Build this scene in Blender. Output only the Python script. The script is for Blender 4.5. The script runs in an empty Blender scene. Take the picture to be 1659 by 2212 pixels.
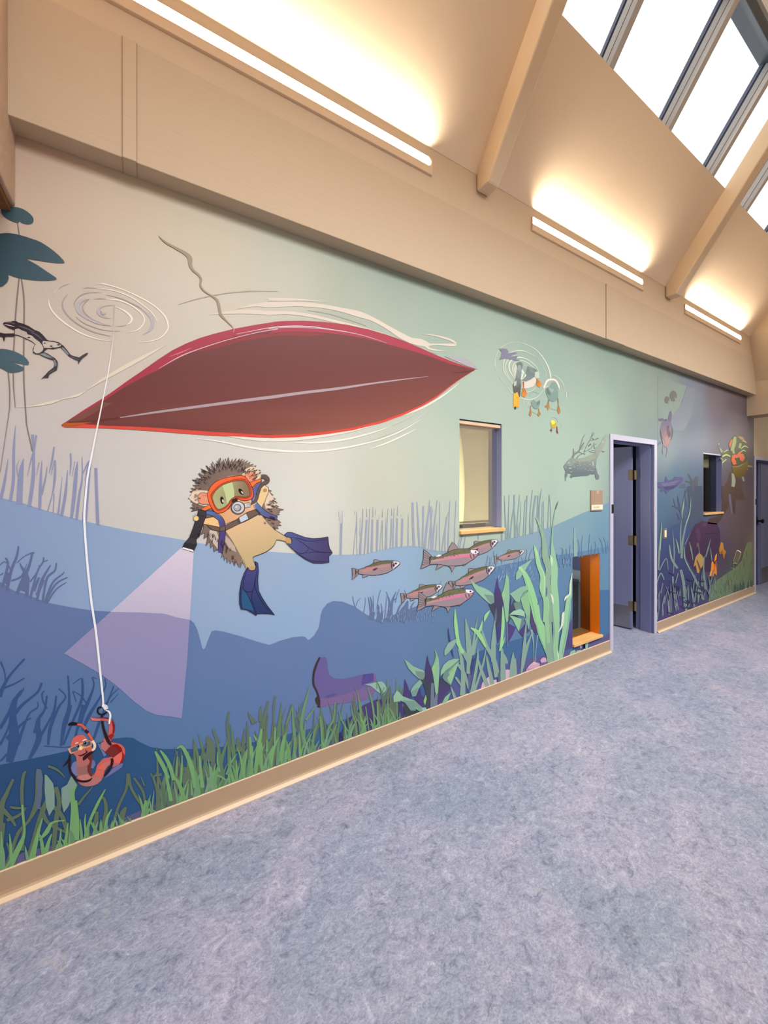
import bpy, bmesh, math, random
from mathutils import Vector
from mathutils.geometry import tessellate_polygon

random.seed(7)
C = bpy.context.scene.collection
PI = math.pi

# ------------------------------------------------------------------ camera model (photo is 1659 x 2212)
F_PX, PX, HY = 835.0, 829.5, 1057.0
PSI = math.atan((2177.0 - PX) / F_PX)          # yaw between view axis and the corridor direction (+X)
CP, SP = math.cos(PSI), math.sin(PSI)
CAM_Y, CAM_Z = -2.106, 1.627                   # camera stands 2.1 m off the painted wall (plane y = 0)

def ray(u, v):
    a, b = (u - PX) / F_PX, (HY - v) / F_PX
    return (CP + a * SP, SP - a * CP, b)

def wall_pt(u, v, y=0.0):
    d = ray(u, v)
    t = (y - CAM_Y) / d[1]
    return (t * d[0], CAM_Z + t * d[2])

def wx(u, v=1057.0, y=0.0):
    return wall_pt(u, v, y)[0]

# ------------------------------------------------------------------ colours and materials
def lin(c):
    out = []
    for k in c[:3]:
        k = max(0.0, min(1.0, k / 255.0))
        out.append(k / 12.92 if k <= 0.04045 else ((k + 0.055) / 1.055) ** 2.4)
    return (out[0], out[1], out[2], 1.0)

def new_mat(name):
    m = bpy.data.materials.new(name)
    m.use_nodes = True
    nt = m.node_tree
    return m, nt, nt.nodes['Principled BSDF']

def paint(name, col, rough=0.55, metal=0.0, spec=0.4, bump=None, vary=0.04, vscale=6.0):
    """plain painted surface with a little procedural tone variation; bump=(scale xyz, strength, distance)"""
    m, nt, b = new_mat(name)
    N, L = nt.nodes, nt.links
    tc = N.new('ShaderNodeTexCoord')
    nz = N.new('ShaderNodeTexNoise'); nz.inputs['Scale'].default_value = vscale; nz.inputs['Detail'].default_value = 3
    L.new(tc.outputs['Object'], nz.inputs['Vector'])
    mx = N.new('ShaderNodeMix'); mx.data_type = 'RGBA'
    c = lin(col)
    mx.inputs[6].default_value = tuple(k * (1 - vary) for k in c[:3]) + (1,)
    mx.inputs[7].default_value = tuple(min(1, k * (1 + vary)) for k in c[:3]) + (1,)
    L.new(nz.outputs['Fac'], mx.inputs[0])
    L.new(mx.outputs[2], b.inputs['Base Color'])
    b.inputs['Roughness'].default_value = rough
    b.inputs['Metallic'].default_value = metal
    b.inputs['Specular IOR Level'].default_value = spec
    if bump:
        sc, st, ds = bump
        mp = N.new('ShaderNodeMapping'); mp.inputs['Scale'].default_value = sc
        n2 = N.new('ShaderNodeTexNoise'); n2.inputs['Scale'].default_value = 1.0; n2.inputs['Detail'].default_value = 4
        bp = N.new('ShaderNodeBump'); bp.inputs['Strength'].default_value = st; bp.inputs['Distance'].default_value = ds
        L.new(tc.outputs['Object'], mp.inputs['Vector']); L.new(mp.outputs['Vector'], n2.inputs['Vector'])
        L.new(n2.outputs['Fac'], bp.inputs['Height']); L.new(bp.outputs['Normal'], b.inputs['Normal'])
    return m

def vinyl_mat():
    m, nt, b = new_mat('mural_vinyl')
    N, L = nt.nodes, nt.links
    at = N.new('ShaderNodeAttribute'); at.attribute_name = 'Col'
    tc = N.new('ShaderNodeTexCoord')
    nz = N.new('ShaderNodeTexNoise'); nz.inputs['Scale'].default_value = 90; nz.inputs['Detail'].default_value = 2
    L.new(tc.outputs['Object'], nz.inputs['Vector'])
    hs = N.new('ShaderNodeHueSaturation')
    mr = N.new('ShaderNodeMapRange'); mr.inputs[3].default_value = 0.97; mr.inputs[4].default_value = 1.03
    L.new(nz.outputs['Fac'], mr.inputs[0]); L.new(mr.outputs[0], hs.inputs['Value'])
    L.new(at.outputs['Color'], hs.inputs['Color'])
    L.new(hs.outputs['Color'], b.inputs['Base Color'])
    b.inputs['Roughness'].default_value = 0.40
    b.inputs['Specular IOR Level'].default_value = 0.2
    bp = N.new('ShaderNodeBump'); bp.inputs['Strength'].default_value = 0.04; bp.inputs['Distance'].default_value = 0.002
    n2 = N.new('ShaderNodeTexNoise'); n2.inputs['Scale'].default_value = 140
    L.new(tc.outputs['Object'], n2.inputs['Vector'])
    L.new(n2.outputs['Fac'], bp.inputs['Height']); L.new(bp.outputs['Normal'], b.inputs['Normal'])
    return m

def emit_mat(name, col, strength):
    m, nt, b = new_mat(name)
    b.inputs['Base Color'].default_value = lin(col)
    b.inputs['Emission Color'].default_value = lin(col)
    b.inputs['Emission Strength'].default_value = strength
    return m

def glass_mat(name, tint=(225, 235, 235), gloss=0.10):
    m = bpy.data.materials.new(name); m.use_nodes = True
    nt = m.node_tree; N, L = nt.nodes, nt.links
    N.remove(N['Principled BSDF'])
    tr = N.new('ShaderNodeBsdfTransparent'); tr.inputs['Color'].default_value = lin(tint)
    gl = N.new('ShaderNodeBsdfGlossy'); gl.inputs['Roughness'].default_value = 0.03
    fr = N.new('ShaderNodeFresnel'); fr.inputs['IOR'].default_value = 1.45
    sc = N.new('ShaderNodeMath'); sc.operation = 'MULTIPLY'; sc.inputs[1].default_value = gloss * 8
    mx = N.new('ShaderNodeMixShader')
    L.new(fr.outputs[0], sc.inputs[0]); L.new(sc.outputs[0], mx.inputs[0])
    L.new(tr.outputs[0], mx.inputs[1]); L.new(gl.outputs[0], mx.inputs[2])
    L.new(mx.outputs[0], N['Material Output'].inputs['Surface'])
    return m

def wood_mat(name, c1, c2):
    m, nt, b = new_mat(name)
    N, L = nt.nodes, nt.links
    tc = N.new('ShaderNodeTexCoord')
    mp = N.new('ShaderNodeMapping'); mp.inputs['Scale'].default_value = (3, 40, 40)
    nz = N.new('ShaderNodeTexNoise'); nz.inputs['Scale'].default_value = 2.5; nz.inputs['Detail'].default_value = 4
    rp = N.new('ShaderNodeValToRGB')
    rp.color_ramp.elements[0].position = 0.3; rp.color_ramp.elements[0].color = lin(c1)
    rp.color_ramp.elements[1].position = 0.7; rp.color_ramp.elements[1].color = lin(c2)
    L.new(tc.outputs['Object'], mp.inputs['Vector']); L.new(mp.outputs['Vector'], nz.inputs['Vector'])
    L.new(nz.outputs['Fac'], rp.inputs['Fac']); L.new(rp.outputs['Color'], b.inputs['Base Color'])
    b.inputs['Roughness'].default_value = 0.4
    return m

def floor_mat():
    m, nt, b = new_mat('marbled_linoleum')
    N, L = nt.nodes, nt.links
    tc = N.new('ShaderNodeTexCoord')
    mp = N.new('ShaderNodeMapping'); mp.inputs['Scale'].default_value = (0.75, 1.0, 1.0); mp.inputs['Rotation'].default_value = (0, 0, 0.5)
    L.new(tc.outputs['Object'], mp.inputs['Vector'])
    def noise(scale, detail, dist, rough=0.55):
        n = N.new('ShaderNodeTexNoise'); n.inputs['Scale'].default_value = scale; n.inputs['Detail'].default_value = detail
        n.inputs['Distortion'].default_value = dist; n.inputs['Roughness'].default_value = rough
        L.new(mp.outputs['Vector'], n.inputs['Vector']); return n
    def ramp(src, stops):
        r = N.new('ShaderNodeValToRGB'); e = r.color_ramp.elements
        while len(e) < len(stops): e.new(0.5)
        for k, (p, c) in enumerate(stops):
            e[k].position = p; e[k].color = c if len(c) == 4 else lin(c)
        L.new(src, r.inputs['Fac']); return r
    def mix(f, a, bb, mode='MIX', fac=None):
        x = N.new('ShaderNodeMix'); x.data_type = 'RGBA'; x.blend_type = mode
        if fac is None: L.new(f, x.inputs[0])
        else: x.inputs[0].default_value = fac
        L.new(a, x.inputs[6]); L.new(bb, x.inputs[7]); return x
    big = noise(2.2, 5, 0.6)
    base = ramp(big.outputs['Fac'], [(0.32, (143, 152, 166)), (0.5, (157, 159, 174)), (0.68, (172, 168, 180))])
    mid = noise(20, 8, 1.4, 0.7)
    tone = ramp(mid.outputs['Fac'], [(0.30, (120, 124, 136)), (0.44, (178, 180, 187)), (0.56, (194, 194, 198)), (0.72, (232, 228, 228))])
    m1 = mix(None, base.outputs['Color'], tone.outputs['Color'], 'OVERLAY', 0.8)
    fine = noise(75, 6, 1.8, 0.7)
    fl = ramp(fine.outputs['Fac'], [(0.34, (124, 128, 140)), (0.50, (187, 187, 192)), (0.66, (232, 230, 232))])
    m2 = mix(None, m1.outputs[2], fl.outputs['Color'], 'OVERLAY', 0.5)
    vein = noise(9, 6, 2.2, 0.7)
    vm = ramp(vein.outputs['Fac'], [(0.60, (0, 0, 0, 1)), (0.70, (0.55, 0.55, 0.55, 1))])
    cr = N.new('ShaderNodeRGB'); cr.outputs[0].default_value = lin((190, 182, 184))
    m3 = mix(vm.outputs['Color'], m2.outputs[2], cr.outputs[0])
    sp = N.new('ShaderNodeTexVoronoi'); sp.inputs['Scale'].default_value = 22
    L.new(mp.outputs['Vector'], sp.inputs['Vector'])
    sm = ramp(sp.outputs['Distance'], [(0.045, (0.8, 0.8, 0.8, 1)), (0.075, (0, 0, 0, 1))])
    sel = N.new('ShaderNodeTexNoise'); sel.inputs['Scale'].default_value = 5.5
    L.new(mp.outputs['Vector'], sel.inputs['Vector'])
    sr = ramp(sel.outputs['Fac'], [(0.60, (0, 0, 0, 1)), (0.66, (1, 1, 1, 1))])
    mm = N.new('ShaderNodeMath'); mm.operation = 'MULTIPLY'
    L.new(sm.outputs['Color'], mm.inputs[0]); L.new(sr.outputs['Color'], mm.inputs[1])
    wh = N.new('ShaderNodeRGB'); wh.outputs[0].default_value = lin((222, 218, 216))
    m4 = mix(mm.outputs[0], m3.outputs[2], wh.outputs[0])
    L.new(m4.outputs[2], b.inputs['Base Color'])
    b.inputs['Roughness'].default_value = 0.5
    b.inputs['Specular IOR Level'].default_value = 0.35
    bp = N.new('ShaderNodeBump'); bp.inputs['Strength'].default_value = 0.12; bp.inputs['Distance'].default_value = 0.003
    L.new(fine.outputs['Fac'], bp.inputs['Height']); L.new(bp.outputs['Normal'], b.inputs['Normal'])
    return m

# ------------------------------------------------------------------ mesh helpers
def box(bm, x0, x1, y0, y1, z0, z1):
    v = [bm.verts.new(p) for p in ((x0, y0, z0), (x1, y0, z0), (x1, y1, z0), (x0, y1, z0), (x0, y0, z1), (x1, y0, z1), (x1, y1, z1), (x0, y1, z1))]
    for f in ((0, 3, 2, 1), (4, 5, 6, 7), (0, 1, 5, 4), (1, 2, 6, 5), (2, 3, 7, 6), (3, 0, 4, 7)):
        bm.faces.new([v[k] for k in f])

def prism_x(bm, prof, x0, x1):
    """extrude a (y,z) profile along x"""
    a = [bm.verts.new((x0, p[0], p[1])) for p in prof]
    b = [bm.verts.new((x1, p[0], p[1])) for p in prof]
    n = len(prof)
    bm.faces.new(a); bm.faces.new(b[::-1])
    for k in range(n):
        bm.faces.new((a[k], b[k], b[(k + 1) % n], a[(k + 1) % n]))

def prism_y(bm, prof, y0, y1):
    """extrude a (x,z) profile along y"""
    a = [bm.verts.new((p[0], y0, p[1])) for p in prof]
    b = [bm.verts.new((p[0], y1, p[1])) for p in prof]
    n = len(prof)
    bm.faces.new(a); bm.faces.new(b[::-1])
    for k in range(n):
        bm.faces.new((a[k], b[k], b[(k + 1) % n], a[(k + 1) % n]))

def cyl(bm, p, q, r, n=20):
    p, q = Vector(p), Vector(q)
    d = (q - p).normalized()
    s = d.orthogonal().normalized(); t = d.cross(s)
    a = [bm.verts.new(p + r * (math.cos(2 * PI * k / n) * s + math.sin(2 * PI * k / n) * t)) for k in range(n)]
    b = [bm.verts.new(q + r * (math.cos(2 * PI * k / n) * s + math.sin(2 * PI * k / n) * t)) for k in range(n)]
    bm.faces.new(a[::-1]); bm.faces.new(b)
    for k in range(n):
        bm.faces.new((a[k], a[(k + 1) % n], b[(k + 1) % n], b[k]))

def obj(name, bm, mat, parent=None, bevel=0.0, origin=None, smooth=False):
    """link a bmesh (in world coordinates) as one mesh object"""
    bmesh.ops.recalc_face_normals(bm, faces=bm.faces)
    base = Vector(parent['_o']) if parent is not None and '_o' in parent else Vector((0, 0, 0))
    if origin is None:
        xs = [v.co for v in bm.verts]
        lo = Vector((min(v.x for v in xs), min(v.y for v in xs), min(v.z for v in xs)))
        hi = Vector((max(v.x for v in xs), max(v.y for v in xs), max(v.z for v in xs)))
        origin = Vector(((lo.x + hi.x) / 2, (lo.y + hi.y) / 2, lo.z))
    origin = Vector(origin)
    bmesh.ops.translate(bm, verts=bm.verts, vec=-origin)
    me = bpy.data.meshes.new(name)
    bm.to_mesh(me); bm.free()
    me.materials.append(mat)
    if smooth:
        for p in me.polygons: p.use_smooth = True
    o = bpy.data.objects.new(name, me)
    C.objects.link(o)
    o['_o'] = tuple(origin)
    if parent is not None:
        o.parent = parent
        o.location = origin - base
    else:
        o.location = origin
    if bevel:
        md = o.modifiers.new('bevel', 'BEVEL'); md.width = bevel; md.segments = 2; md.limit_method = 'ANGLE'
    return o

def boxes(name, mat, parent, *bs, bevel=0.0):
    bm = bmesh.new()
    for b in bs: box(bm, *b)
    return obj(name, bm, mat, parent, bevel)

def empty(name, loc):
    o = bpy.data.objects.new(name, None)
    o.empty_display_size = 0.1
    C.objects.link(o); o.location = loc; o['_o'] = tuple(loc)
    return o

def struct(o):
    o['kind'] = 'structure'
    return o

def tag(o, label, cat, group=None, kind=None):
    o['label'] = label; o['category'] = cat
    if group: o['group'] = group
    if kind: o['kind'] = kind
    return o

# ------------------------------------------------------------------ the mural: flat vinyl shapes on the wall plane
def crop(ox, oy, w, W=1659.0):
    return (ox, oy, w / W)
FULL = (0, 0, 1.0)

def P(cr, s):
    """'x,y x,y ...' (or x,y,w) read on a crop of the photo -> photo pixels"""
    out = []
    for tok in s.split():
        q = [float(k) for k in tok.split(',')]
        r = [cr[0] + q[0] * cr[2], cr[1] + q[1] * cr[2]]
        if len(q) > 2: r.append(q[2] * cr[2])
        out.append(tuple(r))
    return out

def catmull(pts, n, closed):
    m = len(pts); out = []
    rng = range(m) if closed else range(m - 1)
    for i in rng:
        if closed:
            p0, p1, p2, p3 = pts[(i - 1) % m], pts[i], pts[(i + 1) % m], pts[(i + 2) % m]
        else:
            p1, p2 = pts[i], pts[i + 1]
            p0 = pts[i - 1] if i > 0 else p1
            p3 = pts[i + 2] if i + 2 < m else p2
        for k in range(n):
            t = k / n
            out.append(tuple(0.5 * (2 * b + (c - a) * t + (2 * a - 5 * b + 4 * c - d) * t * t + (3 * b - a - 3 * c + d) * t ** 3)
                             for a, b, c, d in zip(p0, p1, p2, p3)))
    if not closed: out.append(tuple(pts[-1]))
    return out

VINYL = None
class Art:
    """one part of a painted figure: polygons and brush strokes, each a hair in front of the one before"""
    def __init__(self, depth, step=0.00002):
        self.v, self.f, self.c = [], [], []
        self.d = 0.0012 + depth * 0.0004
        self.k, self.step = 0, step
    def _add(self, pts, faces, col):
        b = len(self.v)
        self.k += 1
        for i, p in enumerate(pts):
            self.v.append((p[0], p[1], self.k))
            self.c.append(lin(col if not callable(col) else col(p)))
        for f in faces: self.f.append(tuple(b + i for i in f))
    def _col(self, cr, col):
        if isinstance(col, tuple) and len(col) == 4:           # (colA, colB, (xA,yA), (xB,yB)) printed gradient
            a, b, p, q = col
            p = (cr[0] + p[0] * cr[2], cr[1] + p[1] * cr[2]); q = (cr[0] + q[0] * cr[2], cr[1] + q[1] * cr[2])
            dx, dy = q[0] - p[0], q[1] - p[1]; L2 = dx * dx + dy * dy
            def g(pt):
                t = max(0, min(1, ((pt[0] - p[0]) * dx + (pt[1] - p[1]) * dy) / L2))
                return tuple(x + (y - x) * t for x, y in zip(a, b))
            return g
        return col
    def p(self, cr, s, col, sm=0):
        pts = [q[:2] for q in P(cr, s)]
        self.poly(pts, self._col(cr, col), sm); return self
    def poly(self, pts, col, sm=0):
        if sm: pts = catmull(pts, sm, True)
        tri = tessellate_polygon([[Vector((a, b, 0)) for a, b in pts]])
        self._add(pts, tri, col)
    def s(self, cr, s, col, n=5):
        self.ribbon(P(cr, s), self._col(cr, col), n); return self
    def ss(self, cr, txt, col, n=5):
        for ln in txt.strip().split('|'):
            if ln.strip(): self.s(cr, ln, col, n)
        return self
    def ribbon(self, pts, col, n=5):
        if n > 1 and len(pts) > 2: pts = catmull(pts, n, False)
        vs, fs = [], []
        for i, p in enumerate(pts):
            a = pts[max(0, i - 1)]; b = pts[min(len(pts) - 1, i + 1)]
            dx, dy = b[0] - a[0], b[1] - a[1]; L = math.hypot(dx, dy) or 1
            w = max(0.15, p[2]) / 2
            vs.append((p[0] - dy / L * w, p[1] + dx / L * w)); vs.append((p[0] + dy / L * w, p[1] - dx / L * w))
        for i in range(len(pts) - 1):
            fs.append((2 * i, 2 * i + 1, 2 * i + 3, 2 * i + 2))
        self._add(vs, fs, col)
    def o(self, cr, s, w, col, closed=True, sm=0):
        """outline of constant width w (crop units)"""
        pts = [q[:2] for q in P(cr, s)]
        if closed: pts = pts + [pts[0]]
        if sm: pts = catmull(pts, sm, False)
        self.ribbon([(a, b, w * cr[2]) for a, b in pts], col, 1); return self
    def e(self, cr, cx, cy, rx, ry, col, rot=0.0, n=28):
        pts = []
        for k in range(n):
            t = 2 * PI * k / n
            x, y = rx * math.cos(t), ry * math.sin(t)
            pts.append((cr[0] + (cx + x * math.cos(rot) - y * math.sin(rot)) * cr[2], cr[1] + (cy + x * math.sin(rot) + y * math.cos(rot)) * cr[2]))
        self.poly(pts, self._col(cr, col)); return self
    def build(self, name, parent=None):
        bm = bmesh.new()
        lay = bm.loops.layers.float_color.new('Col')
        vs = []
        for u, v, k in self.v:
            y = -(self.d + k * self.step)
            x, z = wall_pt(u, v, y)
            vs.append(bm.verts.new((x, y, z)))
        for f in self.f:
            if len(set(f)) < 3: continue
            try: fc = bm.faces.new([vs[i] for i in f])
            except ValueError: continue
            for lp, i in zip(fc.loops, f): lp[lay] = self.c[i]
        o = obj(name, bm, VINYL, parent)
        return o

def grid_paint(name, parent, rects_of, y, colf, xs, dz):
    """painted field on the wall: for each x column the list of (z0,z1) spans; vertex colours from colf(x,z)"""
    bm = bmesh.new(); lay = bm.loops.layers.float_color.new('Col')
    for a, b in zip(xs[:-1], xs[1:]):
        sa, sb = rects_of(a + 1e-5, b - 1e-5), rects_of(b - 1e-5, a + 1e-5)
        for (a0, a1), (b0, b1) in zip(sa, sb):
            n = max(1, int(math.ceil(max(a1 - a0, b1 - b0) / dz)))
            for k in range(n):
                q = [(a, a0 + (a1 - a0) * k / n), (b, b0 + (b1 - b0) * k / n), (b, b0 + (b1 - b0) * (k + 1) / n), (a, a0 + (a1 - a0) * (k + 1) / n)]
                f = bm.faces.new([bm.verts.new((x, y, z)) for x, z in q])
                for lp, (x, z) in zip(f.loops, q): lp[lay] = lin(colf(x, z))
    bmesh.ops.remove_doubles(bm, verts=bm.verts, dist=1e-5)
    return obj(name, bm, VINYL, parent)

def idw(ctrl, power=3.0):
    pts = [(wall_pt(u, v), c) for u, v, c in ctrl]
    def f(x, z):
        sw, acc = 0.0, [0.0, 0.0, 0.0]
        for (px, pz), c in pts:
            w = 1.0 / ((x - px) ** 2 + (z - pz) ** 2 + 0.02) ** (power / 2)
            sw += w
            for k in range(3): acc[k] += w * c[k]
        return tuple(a / sw for a in acc)
    return f
WALL_KEY, FILL, FAR, COVE = 158.0, 38.0, 15.0, 6.5
# ================================================================== materials
VINYL = vinyl_mat()
M_FLOOR = floor_mat()
M_CEIL = paint('cream_ceiling', (232, 210, 184), 0.7, spec=0.2, vary=0.02)
M_BEAM = paint('cream_beam', (198, 177, 151), 0.6, spec=0.25, vary=0.02, bump=((7, 60, 95), 0.35, 0.004))
M_BAND = paint('cream_cove', (206, 184, 157), 0.6, spec=0.25, vary=0.02)
M_STUCCO = paint('rough_stucco', (200, 172, 148), 0.8, spec=0.15, vary=0.06, vscale=14, bump=((34, 34, 34), 0.5, 0.01))
M_TAN = paint('tan_wall', (208, 186, 156), 0.6, vary=0.02)
M_WHITE = paint('white_wall', (215, 208, 198), 0.7, vary=0.02)
M_BASE = paint('tan_rubber_base', (184, 156, 126), 0.42, spec=0.4, vary=0.03)
M_BASE_HILITE = paint('base_highlight', (222, 196, 164), 0.4)
M_LILAC = paint('lilac_enamel', (198, 196, 216), 0.35, spec=0.5, vary=0.02)
M_LILAC2 = paint('blue_lilac_enamel', (122, 128, 172), 0.38, spec=0.5, vary=0.02)
M_LEAF = paint('slate_blue_door', (128, 134, 172), 0.4, spec=0.5, vary=0.03)
M_NAVY = paint('navy_shadow', (38, 44, 92), 0.5)
M_BLACK = paint('black_plastic', (22, 22, 24), 0.5)
M_METAL = paint('brushed_nickel', (176, 160, 132), 0.32, metal=0.85, vary=0.05)
M_STEEL = paint('brushed_steel_kick', (150, 150, 158), 0.34, metal=0.7, vary=0.08, vscale=20)
M_ORANGE = paint('orange_enamel', (232, 124, 10), 0.35, spec=0.5, vary=0.03)
M_SILL = wood_mat('honey_maple', (232, 176, 104), (246, 198, 130))
M_SLATE = paint('slate_reveal', (92, 104, 128), 0.5)
M_GLASS = glass_mat('window_glass', (220, 230, 232), 0.10)
M_GREY = paint('grey_alloy', (176, 174, 172), 0.4, vary=0.03)
M_GREYD = paint('blue_grey_alloy', (92, 100, 122), 0.4, vary=0.03)
M_RIDGE = paint('slate_ridge', (66, 76, 86), 0.5, vary=0.03)
M_RIDGEL = paint('pale_ridge_panel', (236, 240, 240), 0.5, vary=0.03)
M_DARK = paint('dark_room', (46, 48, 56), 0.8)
M_CAB = paint('grey_cabinet', (96, 106, 112), 0.5)
M_LED = emit_mat('lamp_diffuser', (255, 230, 190), 42.0)
M_TRIM = paint('fixture_lip', (222, 192, 158), 0.45, vary=0.02)

# blind cloth: lets a little room light through
def blind_mat():
    m, nt, b = new_mat('cream_blind_cloth')
    N, L = nt.nodes, nt.links
    tc = N.new('ShaderNodeTexCoord'); mp = N.new('ShaderNodeMapping'); mp.inputs['Scale'].default_value = (200, 200, 260)
    nz = N.new('ShaderNodeTexNoise'); nz.inputs['Scale'].default_value = 2
    rp = N.new('ShaderNodeValToRGB')
    rp.color_ramp.elements[0].color = lin((214, 196, 152)); rp.color_ramp.elements[1].color = lin((236, 220, 178))
    L.new(tc.outputs['Object'], mp.inputs['Vector']); L.new(mp.outputs['Vector'], nz.inputs['Vector'])
    L.new(nz.outputs['Fac'], rp.inputs['Fac']); L.new(rp.outputs['Color'], b.inputs['Base Color'])
    b.inputs['Roughness'].default_value = 0.9
    tl = N.new('ShaderNodeBsdfTranslucent'); L.new(rp.outputs['Color'], tl.inputs['Color'])
    mx = N.new('ShaderNodeMixShader'); mx.inputs[0].default_value = 0.4
    L.new(b.outputs[0], mx.inputs[1]); L.new(tl.outputs[0], mx.inputs[2])
    L.new(mx.outputs[0], N['Material Output'].inputs['Surface'])
    return m
M_BLIND = blind_mat()

# ================================================================== dimensions
XL, XEND = -1.6, 8.155                       # painted wall
ZT = 3.055                                   # underside of the long beam
BY = -0.10                                   # beam face
ZLEDGE, ZJ = 3.575, 3.88                     # beam top, foot of the sloped ceiling
TAN = math.tan(math.radians(55))
def roof_z(y, off=0.0): return ZJ + (BY - y) * TAN + off
YSK, YRG = -0.622, -1.077                    # skylight lower and upper edge
OPEN = {'w1': (1.952, 2.398, 1.322, 2.142), 'w2': (3.341, 3.792, 0.205, 1.003), 'd1': (3.963, 4.941, 0.0, 2.184), 'w3': (6.240, 6.849, 1.312, 2.115)}
YR = -3.2                                    # opposite wall

# ================================================================== shell
struct(boxes('floor', M_FLOOR, None, (-4.5, 13.5, YR - 0.2, 3.2, -0.1, 0.0)))

bm = bmesh.new()                              # sloped ceiling below the skylight, painted side of the roof
T = 0.05
prism_x(bm, [(BY, ZJ), (YSK, roof_z(YSK)), (YSK + 0.125, roof_z(YSK) + 0.0875), (BY + 0.125, ZJ + 0.0875)], -0.60, 7.86)
prism_x(bm, [(-1.42, 5.62), (-1.95, 5.62), (-1.95, 5.68), (-1.42, 5.68)], -4.0, 13.0)          # flat panel at the ridge
prism_x(bm, [(-1.95, 5.62), (YR, roof_z(BY)), (YR, roof_z(BY) + 0.1), (-1.95, 5.72)], -4.0, 13.0)  # opposite slope
box(bm, 7.86, 13.0, YR, 0.0, 2.86, 2.92)                                                          # low ceiling past the far header
box(bm, -4.0, -0.60, YR, 0.0, 4.3, 4.4)
struct(obj('ceiling', bm, M_CEIL))

struct(boxes('wall_right', M_WHITE, None, (-4.0, 13.0, YR - 0.1, YR, 0, ZJ + 0.1)))
struct(boxes('wall_far', M_TAN, None, (12.9, 13.0, YR, 3.1, 0, 3.0)))
struct(boxes('wall_near', M_WHITE, None, (-4.1, -4.0, YR, 0.2, 0, 4.4)))
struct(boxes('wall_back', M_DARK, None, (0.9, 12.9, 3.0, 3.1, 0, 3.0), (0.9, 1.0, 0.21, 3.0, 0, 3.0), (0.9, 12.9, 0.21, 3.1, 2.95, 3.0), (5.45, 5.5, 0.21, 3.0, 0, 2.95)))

# long beam over the mural with two raised pilaster strips
bm = bmesh.new()
box(bm, -1.6, 7.845, BY, 0.0, ZT, ZLEDGE)
for a, b in ((-0.08, -0.03), (3.715, 4.045)):
    box(bm, a, b, BY - 0.008, BY, ZT - 0.002, ZLEDGE)
beam = struct(obj('trim_1', bm, M_BEAM, bevel=0.003))
M_JOINT_SHADE = paint('joint_shade', (172, 148, 120), 0.7)  # darker strips paint the shade in the joint grooves
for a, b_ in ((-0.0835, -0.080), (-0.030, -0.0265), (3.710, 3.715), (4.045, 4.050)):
    bm = bmesh.new(); box(bm, a, b_, BY - 0.0025, BY, ZT - 0.0015, ZLEDGE); box(bm, a, b_, BY, 0.0, ZT - 0.0015, ZT); obj('joint_shade', bm, M_JOINT_SHADE, beam)
struct(boxes('trim_2', M_BAND, None, (-1.6, 7.845, BY + 0.002, 0.0, ZLEDGE, ZJ + 0.12)))

# rough header across the corridor at the near end
hd = struct(boxes('trim_3', M_STUCCO, None, (-0.95, -0.442, YR, 0.0, 2.765, 4.4), bevel=0.006))
boxes('header_soffit', paint('shaded_brown_stucco', (128, 88, 56), 0.85, spec=0.1, vary=0.25, vscale=22, bump=((40, 40, 40), 0.6, 0.01)), hd, (-0.94, -0.456, YR, 0.0, 2.740, 2.765))  # darker brown paints the shade on the header underside
# header at the far end with the gable above it
bm = bmesh.new()
def fq(*ps): bm.faces.new([bm.verts.new(q) for q in ps])
fq((7.84, YR, 2.747), (7.84, 0, 2.747), (7.84, 0, 3.25), (7.84, YR, 3.25))
fq((7.84, YR, 3.25), (7.84, 0, 3.25), (7.58, 0, 3.88), (7.58, YR, 3.88))
fq(*[(7.58, y, z) for y, z in ((YR, 3.88), (0, 3.88), (BY, 3.93), (YSK, roof_z(YSK) + 0.02), (YRG, roof_z(YRG) + 0.02), (-1.42, 5.62), (-1.95, 5.62))])
fq((7.84, YR, 2.747), (8.19, YR, 2.747), (8.19, 0, 2.747), (7.84, 0, 2.747))
fq((8.19, YR, 2.747), (8.19, YR, 3.88), (8.19, 0, 3.88), (8.19, 0, 2.747))
fq((7.58, YR, 3.88), (7.58, 0, 3.88), (8.19, 0, 3.88), (8.19, YR, 3.88))
bmesh.ops.remove_doubles(bm, verts=bm.verts, dist=1e-5)
struct(obj('trim_4', bm, M_TAN))

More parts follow.
